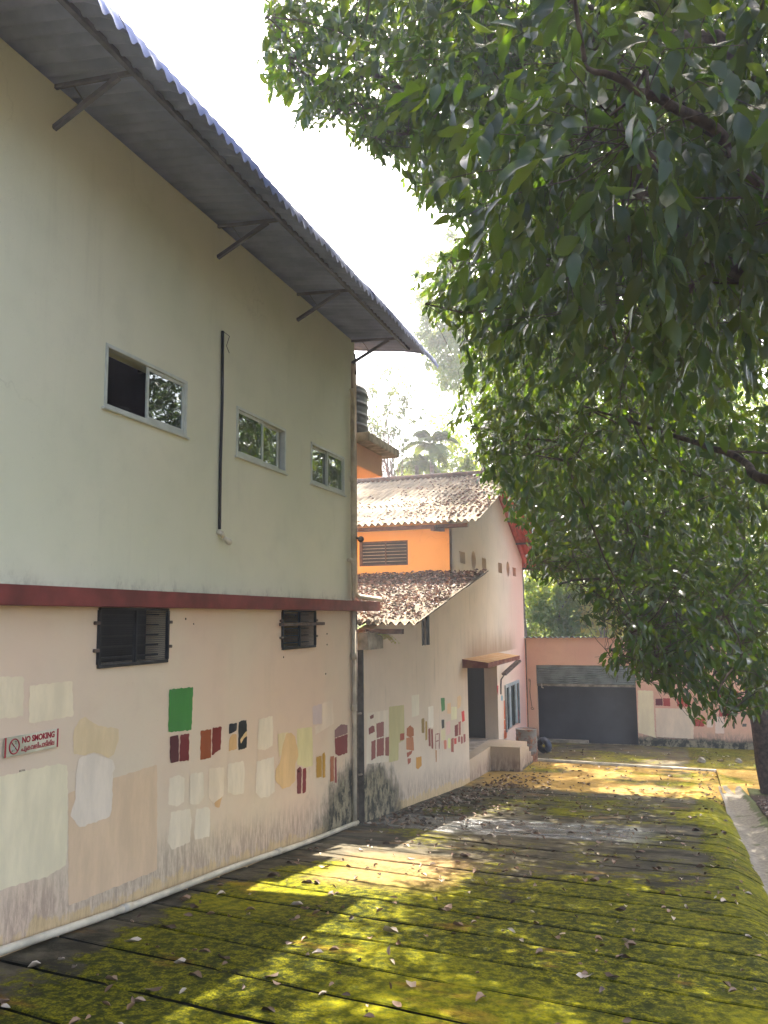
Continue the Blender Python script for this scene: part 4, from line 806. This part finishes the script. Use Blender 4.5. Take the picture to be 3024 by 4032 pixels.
# ================================================================ TREES
def limb_pts(pts, n=8, wob=.05, seed=0):
    rr = np.random.default_rng(seed); P = np.array(pts, float); out = []
    for i in range(len(P) - 1):
        a, b = P[max(i - 1, 0)], P[i]; c, d = P[i + 1], P[min(i + 2, len(P) - 1)]
        for t in np.linspace(0, 1, n, endpoint=False):
            q = .5 * ((2 * b) + (-a + c) * t + (2 * a - 5 * b + 4 * c - d) * t * t + (-a + 3 * b - 3 * c + d) * t ** 3); out.append(q + rr.normal(size=3) * wob * .12)
    out.append(P[-1]); return np.array(out)
def make_limb(parent, pts, r0, r1, name='branch', mat='bark', seed=0, n=6):
    q = limb_pts(pts, n, .06, seed); rs = np.linspace(r0, r1, len(q)); MB().tube(q, rs, 8).obj(name, M[mat], parent, True); return q
TA = thing('broadleaf_tree', (8.6, 6.0, -2.2), 'dark leafy broadleaf tree with big drooping leaves whose limbs reach in from the upper right', 'tree')
TB = thing('broadleaf_tree', (6.42, 20.4, -3.95), 'dark leafy tree with its trunk at the right edge beside the garage wall', 'tree')
make_limb(TA, [(8.6, 6, -2.5), (8.5, 6.1, 0), (8.2, 6.3, 2.5), (8.0, 6.6, 5.5), (8.0, 7, 9)], .26, .12, 'trunk')
tb = make_limb(TB, [(6.50, 20.4, -4.1), (6.36, 20.3, -2.6), (6.20, 20.1, -1.2), (6.12, 20.0, .6), (5.95, 19.8, 3), (5.7, 19.4, 6), (5.3, 19.0, 9)], .27, .10, 'trunk')
LA = []; LB = []
for i, (pp, r0) in enumerate([
    ([(8.4, 6.2, 1.6), at(3150, 1150, 6.0), at(2700, 880, 6.4), at(2540, 760, 6.7), at(2300, 690, 7.2), at(2050, 630, 8.0), at(1780, 500, 8.9), at(1500, 330, 9.8)], .085),
    ([at(2540, 760, 6.7), at(2450, 520, 7.0), at(2390, 380, 7.3), at(2250, 220, 7.9)], .035),
    ([(8.1, 6.5, 3.2), at(3150, 350, 6.4), at(2850, 160, 6.6), at(2700, 145, 6.8), at(2400, 60, 7.2), at(2100, -60, 8)], .07),
    ([(8.0, 6.8, 5.5), at(2900, -500, 8), at(2150, 420, 8.6), at(1900, 80, 9.4), at(1700, -60, 10), at(1400, -120, 10.6)], .08),
    ([(8.3, 6.3, 2.6), at(3200, 800, 5.6), at(2800, 500, 5.0), at(2500, 350, 4.6), at(2300, 250, 4.6)], .05),
    ([at(1780, 500, 8.9), at(1500, 300, 9.4), at(1250, 330, 9.6), at(1150, 300, 9.7)], .03),
    ([(8.3, 6.3, 1.0), at(3200, 1900, 6.5), at(2900, 1800, 7.5), at(2600, 1700, 8.4), at(2300, 1600, 9.2)], .05)]):
    LA.append(make_limb(TA, pp, r0, .010, seed=i))
for i, (pp, r0) in enumerate([
    ([(6.0, 19.9, 1.6), at(2850, 1830, 18.0), at(2600, 1500, 16.4), at(2380, 1270, 14.8), at(2160, 1180, 13.6), at(1900, 1130, 12.8)], .09),
    ([(6.1, 20.0, .4), at(2850, 2050, 18), at(2520, 1640, 16.0), at(2200, 1440, 14.4), at(1950, 1350, 13.8)], .075),
    ([(6.1, 20.0, -.2), at(2900, 2300, 18.4), at(2600, 2100, 16.4), at(2300, 2020, 15.0), at(2150, 2060, 14.5)], .06),
    ([(6.15, 20.1, -.8), at(2950, 2480, 17.4), at(2760, 2380, 14.4), at(2560, 2500, 11.8), at(2400, 2560, 10.6)], .05),
    ([(5.9, 19.7, 3.2), at(2700, 1300, 18), at(2400, 1050, 17), at(2100, 900, 16)], .08),
    ([(6.1, 20.0, -.5), at(2960, 2450, 16.5), at(2850, 2600, 13.0), at(2750, 2750, 11.5)], .04),
    ([(6.1, 20.0, .9), at(2750, 1900, 17), at(2400, 1850, 15), at(2100, 1800, 14)], .06),
    ([(6.15, 20.1, -1.0), at(2940, 2560, 17.0), at(2700, 2330, 13.8), at(2350, 2280, 12.0), at(2200, 2300, 11.4)], .04)]):
    LB.append(make_limb(TB, pp, r0, .010, seed=20 + i, mat='bark' if i % 2 else 'bark'))
ptsA, ptsB = np.concatenate(LA), np.concatenate(LB)
lvA, lvB = Leaves(), Leaves(); twA, twB = MB(), MB()
def drange(u, v):
    if u < 1500: return 8.4, 11.5
    if v < 600: return (3.6, 12) if u > 2200 else (7.0, 12.5)
    if v < 1250: return (4.6, 13) if u > 2000 else (7.5, 12.5)
    if v < 2250: return (7.5, 18) if u > 2050 else (11.0, 15)
    return (9.0, 18) if u > 2600 else (9.5, 13)
def sun_hits(c):
    """does this clump stand in the light of the sunny patches of ground?"""
    for zg, x0, x1, y0, y1 in ((-3.86, 1.3, 8.0, 19.0, 24.3), (-2.68, .5, 2.3, 7.4, 10.0), (-2.45, 1.5, 2.3, 5.9, 6.8)):
        t = (c[2] - zg) / 1.35; gx, gy = c[0] + .11 * t, c[1] - t
        if x0 - .3 < gx < x1 + .3 and y0 - .3 < gy < y1 + .3: return True
    return False
def blocked(c):
    return c[2] < float(gz(c[1])) + 1.35 or (c[0] < 1.9 and c[2] < 4.7 and c[1] < 13) or (c[0] < 1.4 and c[2] < 4.4) or c[1] > 26 or (sun_hits(c) and rng.random() < .98)
centers = []
for gx in np.arange(1.9, 6.9, .46):                      # a closed canopy over the ramp
    for gy in np.arange(-1.2, 18.6, .46):
        for _ in range(30):
            x_, y_ = gx + rng.uniform(-.27, .27), gy + rng.uniform(-.27, .27); zt = rng.uniform(.0, 12.5); dz = (zt - float(gz(gy))) / 1.35
            c = np.array([x_ - .11 * dz, y_ + dz, zt]); u, v, zc = (float(q_) for q_ in proj(c)); d = float(np.linalg.norm(c - CAM))
            if zc < 2 or not inside(np.float64(u), np.float64(v)) or blocked(c): continue
            a, b = drange(u, v)
            if d < a or d > b + 6: continue
            centers.append((c, d)); break
print('canopy clumps', len(centers))
got = 0; tries = 0
while got < CLUMPS and tries < 60000:
    tries += 1; r_ = rng.random()
    if r_ < .16: u, v = rng.uniform(1300, 4300), rng.uniform(-1500, 2700)
    elif r_ < .30: u, v = rng.uniform(2350, 3100), rng.uniform(2250, 2860)
    else: u, v = rng.uniform(960, 3150), rng.uniform(-150, 2900)
    if not inside(np.float64(u), np.float64(v)) or (r_ < .16 and 0 < v and u < 3024): continue
    a, b = drange(u, v); d = a + (b - a) * rng.random() ** .8
    if rng.random() > (d / b) ** 1.6: continue
    c = at(u, v, d)
    if blocked(c): continue
    centers.append((c, d)); got += 1
_all = np.concatenate([ptsA, ptsB]); centers.sort(key=lambda q: float(((_all - q[0]) ** 2).sum(1).min()))
netA, netB = list(ptsA), list(ptsB)
for c, d in centers:
    A = d < 10.2 and c[1] < 11.5 or (c[0] > 7 and c[1] < 12)
    rad = .50 + .03 * d * rng.random() + .12; n = int(19 + 16 * rng.random())
    net = netA if A else netB; P_ = np.array(net); i = np.argmin(((P_ - c) ** 2).sum(1)); root = P_[i]; net.append(c); out = norm((c - root)[None])[0]
    base, ax, ln = sprigs(c, rad, n, out, None)
    u_, v_, z_ = proj(base + ax * ln[:, None]); ok = (z_ < .3) | inside(u_, v_) | inside(u_ + 30, v_ - 25); base, ax, ln = base[ok], ax[ok], ln[ok]
    cu_, cv_, _z = proj(c)
    if cv_ > 2250 and cu_ < 2900 and _z > 0: kk = int(len(base) * .5); base, ax, ln = base[:kk], ax[:kk], ln[:kk]
    if len(base) == 0: continue
    Lr = (.13, .20) if d < 7.5 else (.11, .17)
    fill_twigs(lvA if A else lvB, base, ax, ln, Lr, int(rng.integers(7, 11)))
    tw = twA if A else twB; mid = (root + c) / 2 + rng.normal(size=3) * .12; uu, vv, zz = proj(c)
    q = limb_pts([root, mid, c], 3, .05, got); qu, qv, qz = proj(q)
    if np.all(inside(qu, qv) | (qz < .3)): tw.tube(q, np.linspace(.012, .007, len(q)), 5, cap=False)
    for b_, a_, l_ in list(zip(base, ax, ln))[:9]:
        tw.tube([c, (c + b_) / 2 + rng.normal(size=3) * .03, b_, b_ + a_ * l_], [.004, .0035, .003, .0015], 4, cap=False)
def finish_tree(T, lv, tw, mat, nbig=300):
    arr = lv.arrays(); p = arr[0]; u, v, z = proj(p)
    vis = (z > 1) & (u > 0) & (u < 3024) & (v > 0) & (v < 4032)
    size = np.where(vis, arr[4] / np.maximum(z, 1), 0)
    # occlusion guess: prefer leaves that nothing much nearer covers on a coarse grid
    order = np.argsort(-size)[:nbig]
    rest = np.setdiff1d(np.arange(len(p)), order)
    near_ = rest[z[rest] < 9.5]; far_ = rest[z[rest] >= 9.5]; V, Tn = bake(arr, near_); V2, T2 = bake(arr, far_, LVS, TRS)
    tag(link('foliage', fast_mesh('foliage', np.concatenate([V, V2]), np.concatenate([Tn, T2 + len(V)]), mat), T), kind='stuff')
    tms = []
    for q in range(4):
        tv, _ = leaf_tpl(.10 + .08 * q, .10 + .05 * q, .01 * q); me = bpy.data.meshes.new('leaf'); me.from_pydata([tuple(x) for x in tv], [], [tuple(t) for t in TRI.tolist()])
        me.polygons.foreach_set('use_smooth', [True] * len(me.polygons)); me.materials.append(mat); tms.append(me)
    for j, i in enumerate(order):
        _, d, s_, n, L, W = (a[i] for a in arr)
        mw = Matrix(((d[0] * L, s_[0] * W, n[0] * L * .8, p[i][0]), (d[1] * L, s_[1] * W, n[1] * L * .8, p[i][1]), (d[2] * L, s_[2] * W, n[2] * L * .8, p[i][2]), (0, 0, 0, 1)))
        link('leaf', tms[j % 4], T, mw)
    if tw.v: tag(tw.obj('twigs', M['bark'], T, True, False), kind='stuff')
    return len(p)
print('leaves A', finish_tree(TA, lvA, twA, M['leaf']), 'B', finish_tree(TB, lvB, twB, M['leaf']), 'clumps', got)

# ---------------------------------------------------------------- trees behind
def bg_tree(name, label, base, height, crown, nleaf, Lr, mat, cat='tree', sparse=False, stemmat='bark_pale', limbs=7, trunk_r=.14, wr=.42, group=None, clumps=60, cr=.5):
    T = thing(name, tuple(base), label, cat, group); base = np.array(base, float); top = base + np.array([0, 0, height]); cc, cr3 = np.array(crown[0], float), np.array(crown[1], float)
    make_limb(T, [base, base + (cc - base) * .5 + rng.normal(size=3) * .2, cc], trunk_r, trunk_r * .35, 'trunk', stemmat)
    lv = Leaves(); ends = []
    for k in range(clumps):
        u = norm(rng.normal(size=3)) * (rng.random() ** .4); ends.append(cc + u * cr3)
    for k in range(limbs):
        e = ends[k]; s_ = base + (cc - base) * rng.uniform(.45, .95); make_limb(T, [s_, (s_ + e) / 2 + rng.normal(size=3) * .2, e], trunk_r * .4, .012, 'branch', stemmat, n=4)
    per = max(3, nleaf // clumps)
    for e in ends:
        p = e + norm(rng.normal(size=(per, 3))) * (cr * rng.uniform(.6, 1.3)) * rng.random((per, 1)) ** .5
        d = norm(rng.normal(size=(per, 3)) * .8 + np.array([0, 0, -.5]) + norm((e - cc)[None]) * .3); nn = rng.normal(size=(per, 3)) * .6 + np.array([0, 0, 1.])
        L = rng.uniform(Lr[0], Lr[1], per); lv.add(p, d, nn, L, L * wr)
    arr = lv.arrays(); V, Tn = bake(arr, np.arange(len(arr[0])), LVS, TRS); o = link('crown', fast_mesh('crown', V, Tn, M[mat]), T); tag(o, kind='stuff'); return T
def G0(x, y): return gheight(x, y)
def grp(u, v, d): return at(u * 1.8228, v * 1.8228, d)
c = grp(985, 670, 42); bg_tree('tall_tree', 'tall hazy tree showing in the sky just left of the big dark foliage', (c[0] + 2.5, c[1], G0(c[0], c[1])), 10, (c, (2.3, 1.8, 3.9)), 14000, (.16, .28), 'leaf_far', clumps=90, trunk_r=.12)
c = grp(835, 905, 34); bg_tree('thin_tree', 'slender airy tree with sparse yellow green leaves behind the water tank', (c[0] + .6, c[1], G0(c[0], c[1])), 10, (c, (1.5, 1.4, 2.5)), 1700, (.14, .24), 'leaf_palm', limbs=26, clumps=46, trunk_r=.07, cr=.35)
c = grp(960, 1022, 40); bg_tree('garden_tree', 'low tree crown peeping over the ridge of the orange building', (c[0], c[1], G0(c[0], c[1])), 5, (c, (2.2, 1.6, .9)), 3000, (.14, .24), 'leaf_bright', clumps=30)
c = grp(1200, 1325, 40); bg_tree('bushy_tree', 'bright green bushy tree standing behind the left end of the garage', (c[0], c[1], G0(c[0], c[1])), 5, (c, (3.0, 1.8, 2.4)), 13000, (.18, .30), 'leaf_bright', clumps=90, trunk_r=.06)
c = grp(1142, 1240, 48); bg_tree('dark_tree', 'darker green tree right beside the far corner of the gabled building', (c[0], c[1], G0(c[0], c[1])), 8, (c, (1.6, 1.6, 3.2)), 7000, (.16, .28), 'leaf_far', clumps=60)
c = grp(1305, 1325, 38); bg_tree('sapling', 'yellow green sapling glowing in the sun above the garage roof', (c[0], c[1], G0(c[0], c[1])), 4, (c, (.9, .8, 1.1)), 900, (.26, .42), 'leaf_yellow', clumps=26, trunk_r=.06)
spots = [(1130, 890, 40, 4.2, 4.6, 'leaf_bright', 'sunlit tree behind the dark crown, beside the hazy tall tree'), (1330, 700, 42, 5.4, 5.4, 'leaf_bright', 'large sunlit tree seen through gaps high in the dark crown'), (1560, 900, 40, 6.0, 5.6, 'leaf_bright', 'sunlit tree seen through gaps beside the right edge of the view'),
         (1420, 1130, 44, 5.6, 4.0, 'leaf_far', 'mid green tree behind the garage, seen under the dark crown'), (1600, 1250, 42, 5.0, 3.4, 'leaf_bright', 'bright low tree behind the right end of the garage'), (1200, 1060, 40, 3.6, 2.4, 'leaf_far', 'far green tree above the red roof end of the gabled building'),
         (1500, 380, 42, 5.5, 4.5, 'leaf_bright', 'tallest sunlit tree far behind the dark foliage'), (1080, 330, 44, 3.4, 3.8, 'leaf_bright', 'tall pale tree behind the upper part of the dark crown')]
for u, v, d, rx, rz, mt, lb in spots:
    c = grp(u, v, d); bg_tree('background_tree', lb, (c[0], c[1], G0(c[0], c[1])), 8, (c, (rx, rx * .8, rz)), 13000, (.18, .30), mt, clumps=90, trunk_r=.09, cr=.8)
def palm(name, label, base, h, nf, FL, droop, mat='leaf_bright', lean=(0, 0), lw=.035):
    T = thing(name, tuple(base), label, 'palm'); top = Vector(base) + Vector((lean[0], lean[1], h))
    MB().tube([base, (Vector(base) + top) / 2 + Vector((lean[0] * .2, 0, 0)), top], [.14, .11, .09], 10).obj('trunk', M['bark_pale'], T, True)
    for k in range(nf):
        a = 2 * math.pi * k / nf + rnd.uniform(-.2, .2); el = rnd.uniform(-.1, 1.15); f = MB(); prev = None
        dr = Vector((math.cos(a), math.sin(a), 0)); P0 = top
        n_ = 22; pts = []
        for j in range(n_ + 1):
            t = j / n_; pts.append(P0 + dr * (FL * t * math.cos(el) * (1 - .12 * t)) + Vector((0, 0, FL * (t * math.sin(el) - droop * t * t))))
        f.tube(pts, [.02 * (1 - .8 * j / n_) for j in range(n_ + 1)], 4, cap=False)
        for j in range(3, n_):
            p = pts[j]; tg = (pts[j + 1] - pts[j - 1]).normalized(); sd_ = tg.cross(Vector((0, 0, 1))).normalized(); ll = FL * .34 * math.sin(math.pi * min(1, .15 + j / n_ * .8))
            for s_ in (-1, 1):
                tip = p + sd_ * s_ * ll * .75 + tg * ll * .5 + Vector((0, 0, -ll * .35)); mid = p + sd_ * s_ * ll * .42 + tg * ll * .22 + Vector((0, 0, .02))
                f.add([p - tg * lw, p + tg * lw, mid + tg * lw, mid - tg * lw * .5], [(0, 1, 2, 3)]); f.add([mid - tg * lw * .5, mid + tg * lw, tip], [(0, 1, 2)])
        f.obj('frond', M[mat], T, False, False)
    return T
c = grp(932, 962, 37); palm('areca_palm', 'slim palm with upright yellow green fronds above the ridge of the orange building', (c[0], c[1], G0(c[0], c[1])), c[2] - G0(c[0], c[1]), 15, 1.75, .6, 'leaf_palm', lw=.05)
c = grp(900, 1005, 38); palm('young_palm', 'shorter arching palm left of the slim palm behind the orange building', (c[0], c[1], G0(c[0], c[1])), c[2] - G0(c[0], c[1]), 13, 1.6, .85, 'leaf_palm', lw=.045)
c = grp(1245, 1262, 52); palm('coconut_palm', 'hazy coconut palm behind the bushy tree and the garage', (c[0], c[1], G0(c[0], c[1])), c[2] - G0(c[0], c[1]), 15, 3.2, .55, 'leaf_bright', lw=.07)
c = grp(1310, 1255, 60); palm('coconut_palm', 'faint far coconut palm at the right of the other palm, above the yellow sapling', (c[0], c[1], G0(c[0], c[1])), c[2] - G0(c[0], c[1]), 14, 3.6, .5, 'leaf_far', lw=.08)
# far wood as one mass
lv = Leaves(); N = 24000
ang = rng.uniform(-.75, .75, N); dist = rng.uniform(62, 80, N); yaw0 = .33
X = CAM[0] + np.sin(ang + 0.0) * dist; Yy = np.cos(ang) * dist; hmax = 1.0 + 3.2 * np.abs(np.sin(ang * 9 + 1)) + 1.5 * np.sin(ang * 23) ** 2
Z = -6 + rng.random(N) ** .7 * (hmax + 6)
lv.add(np.stack([X, Yy, Z], 1), rng.normal(size=(N, 3)) + np.array([0, 0, -.4]), rng.normal(size=(N, 3)) + np.array([0, 0, 1.]), rng.uniform(.5, 1.0, N), rng.uniform(.3, .55, N))
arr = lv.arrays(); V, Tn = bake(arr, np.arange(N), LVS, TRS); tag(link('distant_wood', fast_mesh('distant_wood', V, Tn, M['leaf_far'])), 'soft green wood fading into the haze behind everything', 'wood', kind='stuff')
# bank shrubs
def small_plant(x, y, s_, label):
    z = gheight(x, y); T = thing('small_plant', (x, y, z), label, 'plant'); lv = Leaves(); n = 26
    a = rng.uniform(0, 6.3, n); d = np.stack([np.cos(a), np.sin(a), rng.uniform(.3, 1.4, n)], 1); p = np.array([x, y, z]) + d * rng.uniform(.1, .5, (n, 1)) * s_
    lv.add(p, d, rng.normal(size=(n, 3)) * .3 + np.array([0, 0, 1.]), rng.uniform(.5, .9, n) * s_, rng.uniform(.2, .35, n) * s_)
    arr = lv.arrays(); V, Tn = bake(arr, np.arange(n)); link('leaf_tuft', fast_mesh('leaf_tuft', V, Tn, M['leaf_bright']), T)
    st = MB(); [st.tube([(x, y, z - .02), tuple(q)], .004, 4) for q in p[:12]]; st.obj('stems', M['bark'], T)
small_plant(6.05, 12.4, .16, 'little pale green plant in the dry leaves by the drain'); small_plant(6.6, 23.6, .3, 'weedy green plant at the foot of the trunk near the garage')

# ================================================================ FALLEN LEAVES
def dry_tpl(curl, fold, tw=0.0):
    v, _ = leaf_tpl(0, 0); out = []
    for x, y, z in v:
        zz = curl * (4 * (x - .5) ** 2) + fold * abs(y) * 2 + tw * (x - .5) * y * 3; out.append((x - .5, y * (1 - .2 * abs(fold)), zz + .03))
    return out
tds = []
for q in range(7):
    c_, f_, t_ = [(.05, .06, .1), (.10, .16, .3), (-.06, .22, .2), (.16, .1, -.4), (.06, .3, .3), (.03, -.12, .2), (.2, .25, .5)][q]
    me = bpy.data.meshes.new('fallen_leaf'); vv = dry_tpl(c_, f_, t_); mz = min(p[2] for p in vv); me.from_pydata([(x, y, z - mz) for x, y, z in vv], [], [tuple(t) for t in TRI.tolist()]); me.materials.append(M['dry']); me.polygons.foreach_set('use_smooth', [True] * len(me.polygons)); tds.append(me)
def surf(x, y):
    z = float(gz(y)) + .006
    if x > 4.9 and y < 21.5: z -= .16 * (min(x, 5.44) - 4.9) ** 2 / .29
    if x > 5.44: z = gheight(x, y) + .01 if x > 6.06 or y > 21 else float(gz(y)) - .17
    if y > 24.2: z = -3.95
    return z
pos = []
while len(pos) < 300:
    r = rnd.random()
    if r < .55: y = rnd.uniform(3.3, 18); x = rnd.uniform(.2, 5.3)
    elif r < .88:
        y = rnd.uniform(11.5, 20.5); x = .25 + abs(rnd.gauss(0, .75)) + (y - 12) * .05
    else: y = rnd.uniform(18, 26.5); x = rnd.uniform(.9, 6.8)
    if x > 5.35 and y < 22: continue
    u, v, z = proj((x, y, float(gz(y))))
    if -30 < u < 3060 and v < 4080: pos.append((x, y))
for i, (x, y) in enumerate(pos):
    L = rnd.uniform(.075, .15); z = surf(x, y)
    mw = Matrix.Translation((x, y, z)) @ Matrix.Rotation(-.1 if y < 18.8 else 0, 4, 'X') @ Matrix.Rotation(rnd.uniform(0, 6.28), 4, 'Z') @ Matrix.Rotation(rnd.uniform(-.25, .25), 4, 'X') @ Matrix.Diagonal((L, L * rnd.uniform(.38, .55), L, 1))
    lb = ('dry curled leaf lying on the near mossy part of the ramp' if y < 9 else 'dry leaf in the drift beside the rear building wall' if x < 2 and y < 20.5 else
          'dry leaf on the farther, darker part of the ramp, away from the wall' if y < 18.6 else 'small dry leaf on the sunny yard in front of the garage')
    tag(link('fallen_leaf', tds[rnd.randrange(7)], None, mw), lb, 'leaf', lb.replace('dry curled leaf lying', 'dry leaves').replace('dry leaf', 'dry leaves'))
def litter(name, n, fn, Lr, mat, label=None, parent=None, cat='leaves', tilt=.5):
    lv_ = Leaves(); P_ = np.array([fn() for _ in range(n)]); d = rng.normal(size=(n, 3)); d[:, 2] *= tilt * .5
    L = rng.uniform(Lr[0], Lr[1], n); lv_.add(P_, d, rng.normal(size=(n, 3)) * tilt + np.array([0, 0, 1.]), L, L * rng.uniform(.35, .6, n))
    arr = lv_.arrays(); tv = np.array(dry_tpl(.1, .4, .2)); V, Tn = bake(arr, np.arange(n), tv); o = link(name, fast_mesh(name, V, Tn, M[mat]), parent)
    return tag(o, label, cat if label else None, kind='stuff')
def f1():
    y = rnd.uniform(12.0, 20.8); x = .12 + abs(rnd.gauss(0, .55)) + max(0, y - 15) * .10 * rnd.random() * 2; return (min(x, 5), y, surf(min(x, 5), y) + .015)
litter('ground_leaf_litter', 420, f1, (.06, .12), 'dry', 'drift of brown dry leaves along the foot of the rear building wall')
def f6():
    while True:
        x, y = rnd.uniform(.2, 5.2), rnd.uniform(3.2, 18.4)
        if rnd.random() < .5 + .5 * (y > 9): return (x, y, surf(x, y) + .012)
litter('ramp_leaf_litter', 520, f6, (.035, .09), 'dry', 'sparse small dry leaves and chips scattered between the bigger ones on the ramp')
def f2():
    x = rnd.uniform(-6, .84); t = rnd.random() ** .9; y = 12.66 + t * 5.3; return (x, y, -.07 + (y - 12.62) * .1963 + .035 + rnd.uniform(0, .03))
litter('roof_leaf_litter', 7000, f2, (.055, .10), 'dry_purple', 'thick purple brown dry leaves covering the lower lean-to roof')
def f3():
    while True:
        x = .84 - abs(rnd.gauss(0, 1.25)); y = 17.35 + rnd.random() * 5.2
        if rnd.random() < .75: x = round((x + .19 - .075) / .15) * .15 - .19 + .075 + rnd.uniform(-.03, .03)
        if -6 < x < .85 and rnd.random() < 1.1 - .1 * (y - 17.3): return (x, y, 2.06 + (y - 17.27) * .3454 + .03 + rnd.uniform(0, .02))
litter('roof_leaf_litter', 1000, f3, (.055, .10), 'dry_purple', 'dry leaves gathered at the right end of the upper rear roof')
def f4():
    while True:
        x = 6.0 + rnd.random() ** 1.3 * 5; y = rnd.uniform(2, 18.6); return (x, y, gheight(x, y) + .02)
litter('bank_leaf_litter', 7000, f4, (.06, .13), 'dry', 'deep brown leaf litter on the soil bank right of the drain')
def f5():
    x = rnd.uniform(5.0, 6.0) if rnd.random() < .5 else rnd.uniform(.9, 7.5); y = rnd.uniform(18.8, 23.5) if rnd.random() < .8 else rnd.uniform(24.3, 27); return (x, y, surf(x, y) + .02)
litter('yard_leaf_litter', 380, f5, (.05, .10), 'dry', 'small pale dry leaves sprinkled over the sunny yard before the garage')
for x, y, s_ in ((5.15, 25.0, .12), (6.1, 25.2, .10)):
    tag(MB().tube([(x, y, -3.95), (x + s_ * .3, y, -3.95 + s_ * .8), (x + s_ * .5, y, -3.95 + s_)], [s_, s_ * .8, s_ * .2], 7).obj('stone', M['concrete'], None), 'small pale stone on the yard before the garage wall, ' + ('nearer the shutter' if x < 6 else 'nearer the tree trunk'), 'stone')
# ---------------------------------------------------------------- haze
if HAZE > 0:
    hz = MB().box(-60, 75, -22, 118, -8.5, 18.5).obj('haze', [], None)
    hm = bpy.data.materials.new('haze'); hm.use_nodes = True; t_ = hm.node_tree; t_.nodes.clear()
    pv = t_.nodes.new('ShaderNodeVolumePrincipled'); pv.inputs['Density'].default_value = HAZE; pv.inputs['Color'].default_value = (.92, .95, 1, 1); pv.inputs['Anisotropy'].default_value = .35
    oo = t_.nodes.new('ShaderNodeOutputMaterial'); t_.links.new(pv.outputs[0], oo.inputs[1]); hz.data.materials.append(hm); tag(hz, kind='stuff')
